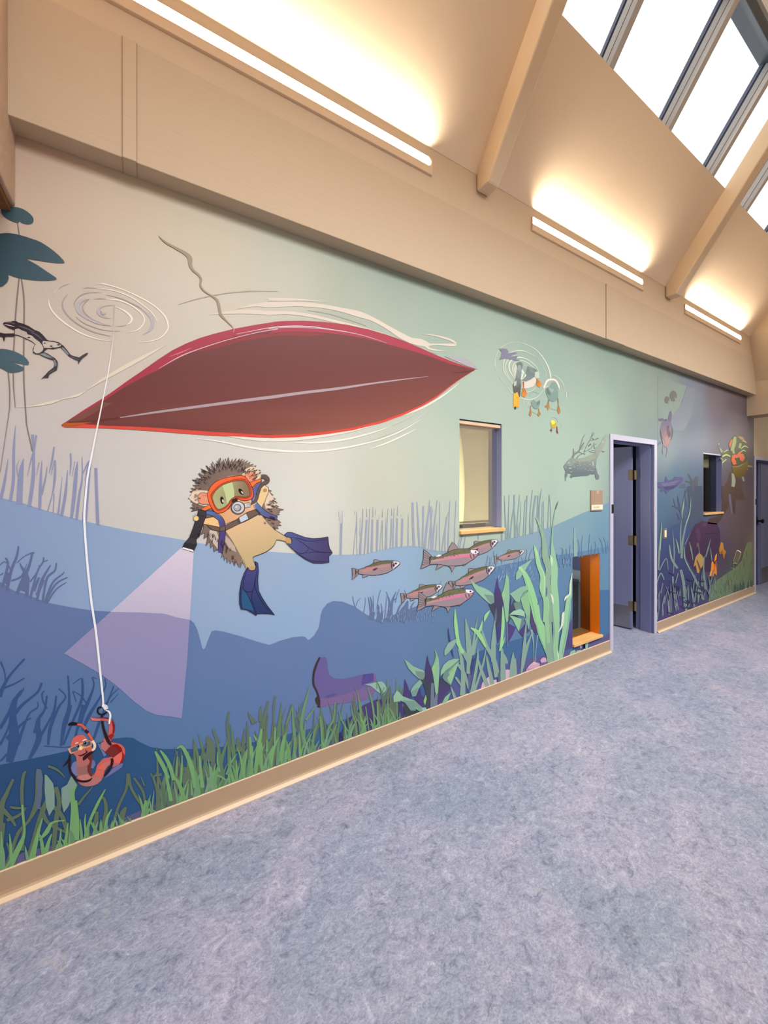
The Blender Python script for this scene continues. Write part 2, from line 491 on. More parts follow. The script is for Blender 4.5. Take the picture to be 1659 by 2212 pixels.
# ================================================================== painted wall
SKY = [(40, 330, (198, 172, 154)), (30, 520, (206, 184, 168)), (120, 480, (206, 186, 164)), (300, 430, (202, 186, 162)), (470, 520, (198, 190, 170)), (60, 720, (198, 186, 176)),
       (200, 640, (202, 190, 178)), (330, 620, (202, 194, 180)), (120, 900, (196, 190, 188)), (30, 1000, (188, 184, 188)), (240, 1010, (202, 200, 200)),
       (420, 700, (202, 196, 182)), (430, 1040, (208, 208, 204)), (600, 560, (184, 188, 174)), (650, 1080, (214, 214, 206)), (640, 960, (208, 208, 200)), (760, 640, (164, 174, 160)), (850, 620, (153, 170, 158)),
       (840, 1050, (193, 196, 182)), (960, 690, (151, 172, 160)), (1000, 860, (164, 183, 169)), (940, 1000, (181, 193, 178)), (1100, 1080, (172, 191, 177)), (1180, 760, (149, 174, 164)), (1200, 960, (162, 185, 171)),
       (1240, 1050, (168, 191, 177)), (1330, 800, (141, 165, 155)), (1300, 900, (155, 178, 164)), (1400, 860, (139, 157, 147)),
       (1440, 860, (136, 150, 142)),
       (1500, 860, (128, 136, 150)), (1550, 850, (122, 112, 122)), (1590, 880, (112, 100, 108)), (1440, 980, (128, 146, 152)), (1500, 940, (112, 122, 140)), (1460, 1040, (94, 122, 144)), (1500, 1010, (98, 118, 140)),
       (1560, 940, (96, 92, 110)), (1620, 920, (92, 78, 88)), (1620, 1000, (88, 76, 84)), (1580, 1080, (108, 90, 98)), (1610, 1110, (110, 92, 96)), (1430, 1110, (86, 116, 138)), (1440, 1170, (72, 88, 124)),
       (1450, 1220, (66, 72, 112)), (1440, 1280, (66, 60, 106)), (1500, 1290, (62, 62, 104)), (1500, 1130, (76, 92, 122)), (1560, 1220, (88, 74, 94)), (1600, 1180, (104, 88, 92)), (1570, 1260, (84, 96, 100)), (1620, 1200, (124, 120, 98))]
skyf = idw(SKY)

def spans(x, top, bot=0.0):
    out = [(bot, top)]
    for x0, x1, z0, z1 in OPEN.values():
        if x0 < x < x1:
            nxt = []
            for a, b in out:
                if z1 <= a or z0 >= b: nxt.append((a, b)); continue
                nxt.append((a, max(a, z0)))
                nxt.append((min(b, z1), b) if z1 < b else (b, b))
            out = nxt
    return out

def columns(x0, x1, step):
    xs = {x0, x1}
    n = int((x1 - x0) / step)
    for k in range(1, n): xs.add(x0 + (x1 - x0) * k / n)
    for a, b, _, _ in OPEN.values():
        for e in (a, b):
            if x0 < e < x1: xs.add(e)
    xs = sorted(xs)
    out = [xs[0]]
    for x in xs[1:]:
        if x - out[-1] > 1e-4: out.append(x)
    return out

wall = grid_paint('wall_left', None, lambda x, _: spans(x, 3.06), 0.0, skyf, columns(XL, XEND, 0.09), 0.09)
struct(wall)

def curve(pts):
    w = sorted(wall_pt(u, v) for u, v in pts)
    def f(x):
        if x <= w[0][0]: return w[0][1]
        for (a, za), (b, zb) in zip(w[:-1], w[1:]):
            if x <= b: return za + (zb - za) * (x - a) / max(1e-6, b - a)
        return w[-1][1]
    return f

def band(name, pts, y, cols, x0=XL, x1=3.963, step=0.018, extra=()):
    f = curve(pts); g = idw(cols, 2.5)
    xs = sorted(set(columns(x0, x1, step)) | {wall_pt(u, v)[0] for u, v in pts if x0 < wall_pt(u, v)[0] < x1})
    ys = [xs[0]]
    for x in xs[1:]:
        if x - ys[-1] > 1e-4: ys.append(x)
    return grid_paint(name, wall, lambda x, _: spans(x, f(x), 0.05), -y, g, ys, 0.12)

B1 = P(FULL, '-40,1062 0,1075 50,1087 90,1100 135,1113 188,1127 215,1133 287,1148 400,1167 425,1172.7 571,1191 630,1195 720,1198.6 762,1198 792,1195.6 810,1191.5 828,1187 846,1183 863,1180.5 888,1179 900,1180 911,1182 931,1188 949,1190.5 970,1190.5 1001,1185 1040,1178 1074,1170 1140,1154 1192,1137.6 1230,1121 1259,1108 1276,1102 1301,1092 1316,1085')
band('painted_shallow_water', B1, 0.0003, [(20, 1130, (136, 155, 194)), (150, 1200, (142, 165, 200)), (60, 1250, (128, 153, 192)), (250, 1250, (146, 169, 204)), (400, 1210, (154, 177, 208)), (300, 1310, (140, 169, 204)), (560, 1250, (154, 177, 206)), (600, 1350, (144, 173, 208)), (760, 1220, (154, 177, 204)), (850, 1270, (146, 175, 206)), (960, 1220, (138, 165, 180)), (1100, 1180, (134, 161, 176)), (1250, 1140, (126, 159, 174)), (1300, 1180, (112, 149, 172))])
B2 = P(FULL, '-40,1243 0,1257 30,1276 58,1284 92,1298 101,1301.5 152,1311.6 202,1319 253,1322 304,1323 354,1325.6 385,1334.4 404,1338.4 411.6,1339.5 419.3,1346 426,1359.6 431.8,1379 436.6,1399 439.5,1402.6 443.4,1399 448,1385.6 453,1373 457,1363.5 465.6,1361.5 481,1363.8 515.7,1373 554.3,1385.6 581,1392.8 587,1391.4 602.5,1384.7 631.5,1376.6 652.7,1374.5 660.4,1376.6 664.3,1381.8 668,1381.8 677.8,1373 687.4,1357.7 691,1340.3 692,1330 696,1317 706.7,1303.7 720,1298 740,1299.5 763.5,1309 794,1329 812,1338 830,1336 850,1328 880,1316 910,1306 940,1294 960,1286 1000,1268 1030,1247 1045,1234 1070,1224 1110,1215 1160,1205 1236,1195 1316,1180')
band('painted_middle_water', B2, 0.0006, [(20, 1290, (106, 120, 167)), (60, 1400, (98, 120, 167)), (150, 1350, (100, 122, 169)), (60, 1550, (84, 116, 163)), (250, 1560, (88, 124, 167)), (330, 1580, (90, 124, 171)), (450, 1450, (104, 126, 173)), (450, 1560, (92, 126, 173)), (560, 1420, (106, 128, 173)), (560, 1540, (98, 124, 173)), (700, 1480, (102, 126, 171)), (760, 1350, (104, 128, 169)), (850, 1420, (102, 128, 171)), (960, 1380, (94, 126, 161)), (1060, 1330, (92, 126, 161)), (1200, 1250, (98, 134, 165)), (1230, 1350, (90, 126, 159)), (1305, 1230, (100, 140, 169))])
B3 = P(FULL, '-40,1662 0,1652 71,1638 142,1623 190,1610 243,1595.5 273,1592.5 288,1594 304,1604 326,1613.7 354,1618 361,1617.6 423,1617.8 484,1612.7 525,1605.5 566,1600.4 597,1593 628,1584 658,1576.8 697,1568 728,1560.4 755,1549 800,1532 870,1500 900,1482 960,1452 1000,1428 1034,1407 1070,1394 1102,1385.4 1128,1378 1180,1361 1237,1344 1290,1290 1296,1275 1316,1274')
band('painted_deep_water', B3, 0.0009, [(40, 1700, (45, 81, 126)), (150, 1700, (43, 79, 124)), (300, 1650, (49, 91, 136)), (450, 1640, (53, 89, 138)), (640, 1600, (59, 99, 142)), (720, 1590, (65, 105, 146)), (900, 1500, (69, 99, 150)), (1000, 1450, (67, 95, 146)), (1080, 1420, (69, 105, 150)), (1200, 1370, (69, 111, 154)), (1305, 1320, (71, 115, 158))])
B4 = P(FULL, '-40,1880 0,1862 60,1838 170,1812 300,1752 420,1700 520,1672 620,1632 700,1605 760,1575 880,1515 960,1480 1040,1448 1100,1428 1180,1415 1237,1406 1270,1392 1300,1378 1316,1367')
band('painted_lake_bed', B4, 0.0012, [(100, 1850, (98, 100, 136)), (400, 1730, (98, 96, 138)), (640, 1640, (90, 90, 146)), (900, 1540, (82, 92, 144)), (1050, 1470, (84, 94, 144)), (1200, 1425, (98, 94, 140)), (1300, 1380, (94, 88, 134))])

# baseboard with a rounded toe, either side of the door
def base(name, x0, x1):
    bm = bmesh.new()
    prism_x(bm, [(0.0, 0.0), (-0.024, 0.0), (-0.024, 0.006), (-0.017, 0.014), (-0.010, 0.022), (-0.008, 0.034), (-0.008, 0.110), (-0.005, 0.114), (0.0, 0.114)], x0, x1)
    o = struct(obj(name, bm, M_BASE))
    bm = bmesh.new(); prism_x(bm, [(-0.016, 0.0), (-0.030, 0.0), (-0.030, 0.004), (-0.0175, 0.0155), (-0.016, 0.0155)], x0, x1); obj('toe_highlight', bm, M_BASE_HILITE, o)  # paler strip paints the glossy highlight along the toe
    bm = bmesh.new(); prism_x(bm, [(0.0, 0.1125), (-0.0085, 0.1125), (-0.0055, 0.1165), (0.0, 0.1165)], x0, x1); obj('top_highlight', bm, M_BASE_HILITE, o)  # paler strip paints the light line on the top edge
    return o
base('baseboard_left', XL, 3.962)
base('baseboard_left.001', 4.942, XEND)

# tan wall round the far door
bm = bmesh.new()
box(bm, XEND, 12.9, 0.0, 0.1, 2.13, 2.9); box(bm, 9.95, 12.9, 0.0, 0.1, 0, 2.13)
struct(obj('wall_far_left', bm, M_TAN))

# ================================================================== windows
def reveal(bm, x0, x1, z0, z1, y0, y1, t=0.012):
    box(bm, x0 - t, x0, y0, y1, z0 - t, z1 + t); box(bm, x1, x1 + t, y0, y1, z0 - t, z1 + t)
    box(bm, x0, x1, y0, y1, z1, z1 + t); box(bm, x0, x1, y0, y1, z0 - t, z0)

def window(name, key, mat, matb, glass_y, deep):
    x0, x1, z0, z1 = OPEN[key]
    w = struct(empty(name, (0.5 * (x0 + x1), 0.0, z0)))
    bm = bmesh.new(); reveal(bm, x0, x1, z0, z1, 0.0006, glass_y); obj('window_frame', bm, mat, w)
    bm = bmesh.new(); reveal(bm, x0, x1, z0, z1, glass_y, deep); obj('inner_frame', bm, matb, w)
    bm = bmesh.new(); bm.faces.new([bm.verts.new(q) for q in ((x0, glass_y, z0), (x1, glass_y, z0), (x1, glass_y, z1), (x0, glass_y, z1))]); obj('glass_pane', bm, M_GLASS, w)
    boxes('window_sill', M_SILL, w, (x0 - 0.004, x1 + 0.022, -0.022, glass_y - 0.012, z0 - 0.024, z0 + 0.002), bevel=0.003)
    return w
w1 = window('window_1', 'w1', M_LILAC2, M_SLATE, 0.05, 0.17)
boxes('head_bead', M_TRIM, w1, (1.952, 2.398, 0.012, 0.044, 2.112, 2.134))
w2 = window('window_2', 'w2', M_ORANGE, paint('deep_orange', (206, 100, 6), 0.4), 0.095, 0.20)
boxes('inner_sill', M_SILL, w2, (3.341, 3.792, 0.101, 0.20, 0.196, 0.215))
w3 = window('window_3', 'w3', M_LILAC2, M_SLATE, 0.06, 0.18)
boxes('head_bead', M_LILAC, w3, (6.240, 6.849, 0.0, 0.04, 2.095, 2.112))
# blinds hang behind the glass
def blind(name, x0, x1, z0, z1, y, label):
    root = empty(name, (0.5 * (x0 + x1), y, z0))
    bm = bmesh.new()
    n = 26
    vs = []
    for k in range(n + 1):
        x = x0 + (x1 - x0) * k / n
        vs.append((bm.verts.new((x, y + 0.002 * math.sin(k * 1.1), z0)), bm.verts.new((x, y, z1))))
    for a, b in zip(vs[:-1], vs[1:]): bm.faces.new((a[0], b[0], b[1], a[1]))
    obj('blind_cloth', bm, M_BLIND, root)
    bm = bmesh.new(); cyl(bm, (x0, y + 0.006, z0 + 0.012), (x1, y + 0.006, z0 + 0.012), 0.008, 12); obj('hem_bar', bm, M_BLIND, root)
    bm = bmesh.new(); cyl(bm, (x0, y + 0.024, z1 - 0.02), (x1, y + 0.024, z1 - 0.02), 0.022, 16); obj('roller', bm, M_TRIM, root)
    return tag(root, label, 'blind')
blind('roller_blind', 1.958, 2.386, 1.356, 2.128, 0.128, 'cream roller blind pulled almost fully down behind the upright window by the canoe')
blind('roller_blind.001', 6.27, 6.84, 1.93, 2.10, 0.14, 'short beige roller blind half raised behind the far small window by the green turtle')

cab = empty('storage_cabinet', (4.22, 0.7, 0.0))
tag(cab, 'low grey cabinet standing in the room behind the orange window', 'cabinet')
boxes('carcass', M_CAB, cab, (4.02, 4.42, 0.36, 1.3, 0.0, 0.62), bevel=0.004)
boxes('countertop', paint('pale_grey_top', (150, 154, 158), 0.4), cab, (4.0, 4.44, 0.34, 1.32, 0.62, 0.65), bevel=0.003)
for k, z in enumerate((0.08, 0.34)):
    d = boxes('drawer', M_CAB, cab, (4.005, 4.02, 0.40, 1.26, z, z + 0.24), bevel=0.003)
    boxes('handle', M_STEEL, d, (3.990, 4.005, 0.70, 0.94, z + 0.19, z + 0.205))

# ================================================================== doors
def door(name, x0, x1, ztop, pivot, ang, leaf_len, lever=False):
    r = struct(empty(name, (0.5 * (x0 + x1), 0, 0)))
    f = 0.057
    bm = bmesh.new()
    yf, yb = -0.012, 0.19
    for a, b in ((x0, x0 + f), (x1 - f, x1)): box(bm, a, b, yf, 0.0, 0.0, ztop)
    box(bm, x0 + f, x1 - f, yf, 0.0, ztop - f, ztop)
    obj('door_casing', bm, M_LILAC, r, bevel=0.0025)
    bm = bmesh.new()
    for a, b in ((x0, x0 + f - 0.012), (x1 - f + 0.012, x1)): box(bm, a, b, 0.0, yb, 0.0, ztop - 0.02)
    box(bm, x0, x1, 0.0, yb, ztop - f + 0.012, ztop - 0.01)
    obj('door_jamb', bm, M_LILAC2, r)
    bm = bmesh.new()
    box(bm, x0 + f - 0.012, x0 + f + 0.008, 0.030, 0.135, 0.0, ztop - f); box(bm, x1 - f - 0.008, x1 - f + 0.012, 0.030, 0.135, 0.0, ztop - f)
    box(bm, x0 + f, x1 - f, 0.030, 0.135, ztop - f - 0.008, ztop - f + 0.012)
    obj('door_stop', bm, M_LILAC2, r, bevel=0.002)
    d = Vector((-math.cos(ang), math.sin(ang), 0)); n = Vector((-math.sin(ang), -math.cos(ang), 0))
    pv = Vector((pivot[0], pivot[1], 0))
    def slab(a0, a1, t0, t1, z0, z1):
        bm = bmesh.new()
        vs = []
        for z in (z0, z1):
            for a, t in ((a0, t0), (a1, t0), (a1, t1), (a0, t1)):
                q = pv + d * a + n * t; vs.append(bm.verts.new((q.x, q.y, z)))
        for fc in ((0, 3, 2, 1), (4, 5, 6, 7), (0, 1, 5, 4), (1, 2, 6, 5), (2, 3, 7, 6), (3, 0, 4, 7)): bm.faces.new([vs[k] for k in fc])
        return bm
    lf = obj('door_leaf', slab(0, leaf_len, 0, 0.045, 0.012, ztop - f - 0.004), M_LEAF, r, bevel=0.002)
    obj('kick_plate', slab(0.02, leaf_len - 0.02, 0.045, 0.047, 0.02, 0.27), M_STEEL, lf)
    for z in (0.215, 0.98, 1.74) if not lever else (0.215, 1.74):
        h = obj('hinge', slab(-0.004, 0.034, 0.0, 0.0475, z, z + 0.115), M_METAL, lf)
    for z in (0.215, 0.98, 1.74):
        bm = bmesh.new()
        box(bm, pivot[0] - 0.004, x1 - f + 0.013, 0.172, 0.180, z, z + 0.105)
        cyl(bm, (pivot[0], 0.165, z), (pivot[0], 0.165, z + 0.105), 0.009, 12)
        obj('hinge_plate', bm, M_METAL, r)
    if lever:
        bm = slab(leaf_len - 0.09, leaf_len - 0.04, 0.045, 0.05, 0.98, 1.1)
        lv = obj('lock_plate', bm, M_BLACK, lf)
        obj('door_lever', slab(leaf_len - 0.18, leaf_len - 0.055, 0.08, 0.10, 1.03, 1.05), M_BLACK, lv)
    bm = bmesh.new(); box(bm, x0 + 0.02, x0 + f + 0.0005, -0.0135, -0.0121, 1.385, 1.475); box(bm, x0 + f + 0.0005 - 0.002, x0 + f + 0.002, -0.0135, 0.028, 1.395, 1.465)
    obj('strike_plate', bm, paint('dark_strike', (58, 56, 54), 0.35, metal=0.6), r)
    return r
door('door_1', 3.963, 4.941, 2.184, (4.838, 0.195), math.radians(77), 0.855)
d2 = door('door_2', 8.155, 9.95, 2.152, (9.893, 0.172), 0.0, 0.905)
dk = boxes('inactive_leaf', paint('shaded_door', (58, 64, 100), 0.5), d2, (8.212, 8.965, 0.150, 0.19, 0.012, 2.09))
boxes('astragal', M_LILAC2, dk, (8.90, 8.965, 0.132, 0.150, 0.012, 2.09))
boxes('lock_plate', M_BLACK, dk, (8.83, 8.90, 0.142, 0.150, 1.02, 1.16))
bm = bmesh.new(); cyl(bm, (8.865, 0.15, 1.09), (8.865, 0.085, 1.09), 0.016, 14); cyl(bm, (8.865, 0.085, 1.09), (8.865, 0.06, 1.09), 0.034, 18)
obj('door_knob', bm, M_BLACK, dk)

# ================================================================== room sign and light switch
sg = empty('room_sign', (3.724, 0.0, 1.42))
tag(sg, 'taupe room number sign with a white name strip beside the open door', 'sign')
boxes('sign_plate', paint('taupe_plate', (168, 143, 121), 0.5), sg, (3.624, 3.824, -0.012, 0.0, 1.420, 1.618), bevel=0.0015)
boxes('name_strip', paint('cream_card', (255, 232, 206), 0.5), sg, (3.630, 3.820, -0.0145, -0.012, 1.430, 1.477))
def lettering(name, txt, size, x, z, y, mat, parent):
    cu = bpy.data.curves.new(name, 'FONT'); cu.body = txt; cu.size = size; cu.extrude = 0.0004
    cu.align_x = 'CENTER'; cu.align_y = 'CENTER'
    o = bpy.data.objects.new(name, cu); C.objects.link(o)
    o.parent = parent; b = Vector(parent['_o'])
    o.location = Vector((x, y, z)) - b; o.rotation_euler = (PI / 2, 0, 0)
    cu.materials.append(mat)
    bpy.context.view_layer.update()
    me = bpy.data.meshes.new_from_object(o.evaluated_get(bpy.context.evaluated_depsgraph_get()))
    q = bpy.data.objects.new(name, me); C.objects.link(q)
    q.parent = parent; q.location = o.location; q.rotation_euler = o.rotation_euler
    bpy.data.objects.remove(o); bpy.data.curves.remove(cu)
    q.name = name
    return q
lettering('number_lettering', '20', 0.036, 3.735, 1.598, -0.0128, paint('cream_letters', (236, 216, 190), 0.5), sg)
lettering('name_lettering', 'MAIL ROOM', 0.019, 3.706, 1.454, -0.0152, paint('tan_letters', (196, 160, 126), 0.5), sg)

sw = empty('light_switch', (5.152, 0.0, 1.047))
tag(sw, 'almond light switch on the painted wall just past the open door', 'switch')
boxes('switch_plate', paint('grey_plate', (150, 146, 140), 0.35, metal=0.5), sw, (5.105, 5.190, -0.007, 0.0, 1.050, 1.170), bevel=0.002)
boxes('rocker', paint('almond_rocker', (250, 232, 196), 0.4), sw, (5.125, 5.172, -0.013, -0.007, 1.070, 1.150), bevel=0.002)

# ================================================================== linear cove lights
def cove_light(name, x0, x1, label):
    r = empty(name, (0.5 * (x0 + x1), BY, 3.69))
    tag(r, label, 'light', 'recessed linear lights along the cove')
    bm = bmesh.new()
    prism_x(bm, [(BY + 0.002, 3.690), (BY - 0.012, 3.694), (BY - 0.016, 3.742), (BY + 0.002, 3.744)], x0, x1)
    obj('fixture_lip', bm, M_TRIM, r, bevel=0.002)
    boxes('lamp_tray', M_TRIM, r, (x0, x1, BY - 0.010, BY + 0.002, 3.744, 3.804))
    bm = bmesh.new()
    xa, xb, h0, h1 = x0 + 0.012, x1 - 0.012, 3.747, 3.801
    pts = [(xa, h0), (xb - 0.02, h0), (xb, h0 + 0.02), (xb, h1 - 0.02), (xb - 0.02, h1), (xa, h1)]
    bm.faces.new([bm.verts.new((x, BY - 0.0115, z)) for x, z in pts])
    obj('diffuser', bm, M_LED, r)
    L = bpy.data.lights.new('cove_uplight', 'AREA'); L.shape = 'RECTANGLE'; L.size = x1 - x0 - 0.05; L.size_y = 0.03
    L.energy = COVE * (x1 - x0); L.color = (1.0, 0.90, 0.74); L.spread = math.radians(110)
    lo = bpy.data.objects.new('cove_uplight', L); C.objects.link(lo)
    lo.location = ((x0 + x1) / 2, BY - 0.03, 3.835)
    lo.rotation_euler = Vector((0, -0.40, 0.92)).to_track_quat('-Z', 'Y').to_euler()
    return r
cove_light('linear_light', -0.35, 1.612, 'longest glowing linear light, nearest, above the canoe')
cove_light('linear_light.001', 2.626, 4.412, 'glowing linear light between the two ceiling rafters')
cove_light('linear_light.002', 5.400, 7.218, 'smallest glowing linear light past the second rafter')

# ================================================================== rafters and skylight
def rafter(name, x0, x1):
    bm = bmesh.new()
    d = 0.255
    prism_x(bm, [(BY, ZJ + 0.05), (BY, 3.762), (BY - 0.105, 3.762), (YRG - 0.34, roof_z(YRG - 0.34) - d), (YRG - 0.34, roof_z(YRG - 0.34)), (BY - 0.05, roof_z(BY - 0.05) + 0.03)], x0, x1)
    return struct(obj(name, bm, M_BEAM, bevel=0.012))
M_BEAM2 = M_BEAM
M_BEAM = paint('cream_rafter', (228, 204, 174), 0.6, spec=0.25, vary=0.02)
rafter('ceiling_beam', 2.022, 2.135)
rafter('ceiling_beam.001', 4.921, 5.05)

sk = struct(empty('window_4', (3.6, YSK, roof_z(YSK))))
def slab_roof(bm, x0, x1, ya, yb, o0, o1):
    """box lying on the roof slope between y=ya and yb, from normal offset o0 to o1"""
    c, s = math.cos(math.radians(55)), math.sin(math.radians(55))
    prof = []
    for y, o in ((ya, o0), (yb, o0), (yb, o1), (ya, o1)):
        prof.append((y + s * o, roof_z(y) + c * o))
    prism_x(bm, prof, x0, x1)
M_SKYGLASS = glass_mat('skylight_glass', (255, 255, 255), 0.02)
gx = [0.165, 1.06, 1.955, 2.85, 3.75, 4.645, 5.54, 6.435, 7.33]
edges = [-0.6] + gx + [7.58]
for k, xr in enumerate(gx):
    bm = bmesh.new()
    slab_roof(bm, xr - 0.052, xr, YSK - 0.001, YRG - 0.02, 0.0, 0.042); slab_roof(bm, xr - 0.055, xr - 0.003, YSK - 0.001, YRG - 0.02, 0.046, 0.092)
    mu = obj('mullion', bm, M_GREY, sk)
    bm = bmesh.new(); slab_roof(bm, xr - 0.048, xr - 0.008, YSK - 0.001, YRG - 0.02, 0.092, 0.145); slab_roof(bm, xr - 0.058, xr - 0.05, YSK - 0.001, YRG - 0.02, 0.108, 0.120)
    obj('glazing_cap', bm, M_GREYD, mu)
for a, b in zip(edges[:-1], edges[1:]):
    cc, ss_ = math.cos(math.radians(55)) * 0.147, math.sin(math.radians(55)) * 0.147
    bm = bmesh.new(); bm.faces.new([bm.verts.new(q) for q in ((a, YSK + 0.1 + ss_, roof_z(YSK + 0.1) + cc), (b, YSK + 0.1 + ss_, roof_z(YSK + 0.1) + cc), (b, YRG - 0.1 + ss_, roof_z(YRG - 0.1) + cc), (a, YRG - 0.1 + ss_, roof_z(YRG - 0.1) + cc))])
    obj('glass_pane', bm, M_SKYGLASS, sk)
bm = bmesh.new()
slab_roof(bm, -0.6, 7.6, YRG, YRG - 0.030, 0.0, 0.16)
obj('ridge_frame', bm, M_RIDGE, sk, bevel=0.004)
bm = bmesh.new(); slab_roof(bm, -0.6, 7.6, YRG - 0.032, YRG - 0.046, 0.004, 0.16); obj('ridge_bead', bm, paint('ridge_bead', (128, 138, 146), 0.4), sk)
bm = bmesh.new(); slab_roof(bm, -0.6, 7.6, YRG - 0.048, YRG - 0.40, 0.010, 0.16); obj('ridge_panel', bm, M_RIDGEL, sk)
# ================================================================== the painted figures (each one a decal of its own on the wall)
A_ = crop(0, 420, 400); B_ = crop(0, 660, 220); C_ = crop(100, 480, 500); D_ = crop(580, 580, 500); E_ = crop(390, 970, 250)
F_ = crop(480, 1100, 260); G_ = crop(0, 900, 400); H_ = crop(0, 1280, 420); I_ = crop(110, 1500, 200); J_ = crop(0, 1560, 400)
K_ = crop(300, 1460, 340); L_ = crop(400, 1240, 320); M_ = crop(620, 1380, 320); N_ = crop(860, 1260, 300); O_ = crop(1040, 1060, 280)
P_ = crop(1040, 1220, 280); Q_ = crop(740, 1130, 300); R_ = crop(900, 1140, 240); S_ = crop(720, 1040, 280); T_ = crop(960, 880, 260)
U_ = crop(1050, 720, 200); V_ = crop(1200, 920, 130, 1438); X_ = crop(1410, 830, 249); Y_ = crop(1410, 1050, 240)
INK = (52, 44, 50)

# ---- silhouettes in the background
a = Art(0)
REED = (140, 147, 182)
a.ss(G_, '''5,740,28 40,580,22 72,380,4|92,758,28 120,560,26 122,300,22 138,80,4|172,785,55 180,600,50 190,480,40 210,375,4|160,540,8 150,450,6 175,380,3|262,804,32 295,560,30 300,400,24 300,300,20 290,160,24
|305,300,14 325,165,14|245,530,4 275,400,10 295,330,14|355,834,26 362,600,24 375,390,4|370,700,22 405,560,14 422,450,6|325,530,4 350,410,8|425,850,8 470,690,10 490,550,20 495,390,10|475,864,8 485,690,8
|440,510,4 465,400,16 485,270,12|455,530,4 490,390,8|520,878,18 540,700,10 557,540,3|550,890,28 585,700,24 605,480,6|640,910,26 665,700,34 680,520,30 695,400,6|625,530,4 635,420,14 632,328,12|645,540,4 670,400,6
|685,925,26 710,700,22 735,560,12 735,360,6|735,520,8 790,410,14 815,390,6|755,945,45 775,700,40 790,500,40 805,420,30|877,970,30 865,700,26 858,460,26''', REED)
tag(a.build('painted_reeds'), 'lavender reed silhouettes painted below the lily pads at the near end', 'painted reeds', kind='stuff')

a = Art(0)
a.ss(S_, '''93,945,28 98,700,32 102,535,32|112,540,10 115,370,4|72,500,5 66,365,3|88,530,6 86,400,3|255,942,10 280,680,8 298,545,10|303,942,10 300,700,10 298,510,16|298,500,12 300,380,4|343,938,34 352,750,26 372,560,16 378,350,10|338,700,10 345,470,5
|395,932,16 415,700,24 427,490,24|428,460,14 428,350,4|442,920,26 450,700,18 460,500,10 463,350,6|490,910,34 497,700,26 500,485,24|505,460,14 508,320,4|555,900,22 563,700,28 568,490,28|585,480,6 588,440,3|595,890,10 605,700,8 620,560,8
|630,876,12 628,700,12 628,500,16|628,460,14 630,360,4|672,870,34 680,700,24 692,500,10 700,350,6|668,700,8 672,470,5|728,856,14 740,700,22 748,475,20|748,440,16 748,340,4|762,855,22 770,600,12 780,340,6|808,845,28 812,650,24 818,470,20
|820,440,14 825,310,4|875,836,24 880,650,26 885,475,24|958,834,16 960,600,12 960,420,4|1035,838,34 1022,600,30 1015,270,26|1105,840,24 1090,600,26 1070,260,10|1140,848,20 1148,600,20 1153,315,20|1170,856,34 1195,600,26 1220,400,20 1235,240,8
|1215,866,12 1240,640,12 1255,400,16|1258,885,30 1255,600,24 1248,320,26|1262,460,10 1275,350,5|1265,885,30 1290,600,20 1310,430,14 1330,240,10|1308,890,14 1322,700,12 1328,540,4|1362,895,14 1358,600,10 1365,260,6
|1390,895,16 1425,640,14 1475,390,6|1430,895,14 1435,640,12 1445,450,5|1468,895,16 1478,600,14 1495,250,5|1550,800,10 1560,500,8 1572,245,5|1595,880,18 1612,760,12 1650,680,8|280,420,4 272,380,3|540,430,6 542,350,3|865,450,6 868,420,3''', (152, 162, 180))
a.ss(R_, '640,315,12 680,120,8|700,300,16 733,115,6|920,180,10 920,100,12|565,240,6 570,60,4|1270,190,26 1275,70,22', (140, 155, 172))
a.ss(T_, '''855,1815,34 838,1500,16 828,1220,10|880,1805,20 885,1500,14 893,1205,8|905,1805,20 930,1560,16 960,1380,20 965,1205,22|975,1795,30 970,1550,20 960,1380,16|985,1790,14 1015,1460,12 1037,1205,8|1030,1778,10 1050,1500,8 1050,1300,4
|1090,1765,14 1100,1500,12 1115,1270,8|1118,1760,16 1130,1500,14 1140,1215,16|1185,1745,22 1180,1500,14 1215,1140,8|1215,1735,26 1225,1450,22 1260,1215,26|1280,1600,20 1290,1215,16|1300,1700,24 1310,1350,18 1340,1120,6|1345,1680,8 1350,1300,4
|1365,1680,8 1370,1290,5|1425,1668,10 1435,1400,8 1445,1205,12|1465,1655,10 1462,1400,6 1450,1205,8|1010,1780,8 1020,1600,4''', (134, 156, 164))
tag(a.build('painted_reeds'), 'long row of thin grey reed silhouettes painted behind the trout shoal', 'painted reeds', kind='stuff')

a = Art(0)
a.ss(G_, '''60,1560,30 100,1380,28 150,1250,22 165,1160,16|20,1530,26 70,1330,22 50,1265,16|-10,1340,10 40,1300,10 80,1340,10 100,1400,14|150,1590,30 210,1450,36 260,1340,24 290,1220,20|150,1310,8 220,1250,8 290,1220,14 310,1225,8
|240,1610,30 240,1440,40 190,1340,18 175,1310,8|270,1630,22 330,1400,16 385,1300,14 390,1260,16|385,1300,10 430,1285,6|330,1650,22 370,1480,26 440,1350,14 455,1335,10|380,1660,20 420,1450,20 490,1380,16 505,1310,14|400,1665,20 470,1490,18 560,1410,12 575,1390,8
|400,1670,22 500,1500,16 605,1440,10|415,1680,18 500,1550,12 595,1485,6|100,1470,14 190,1430,16 240,1320,6|0,1420,10 30,1400,8|270,1480,14 340,1380,10 350,1330,8|200,1560,44 250,1440,40|330,1600,30 390,1460,24|60,1500,30 80,1400,30|300,1560,30 350,1440,20''', (98, 112, 154))
tag(a.build('painted_water_bush'), 'branching slate blue water weed painted at the far left above the dark hill', 'painted weed', kind='stuff')
a = Art(0)
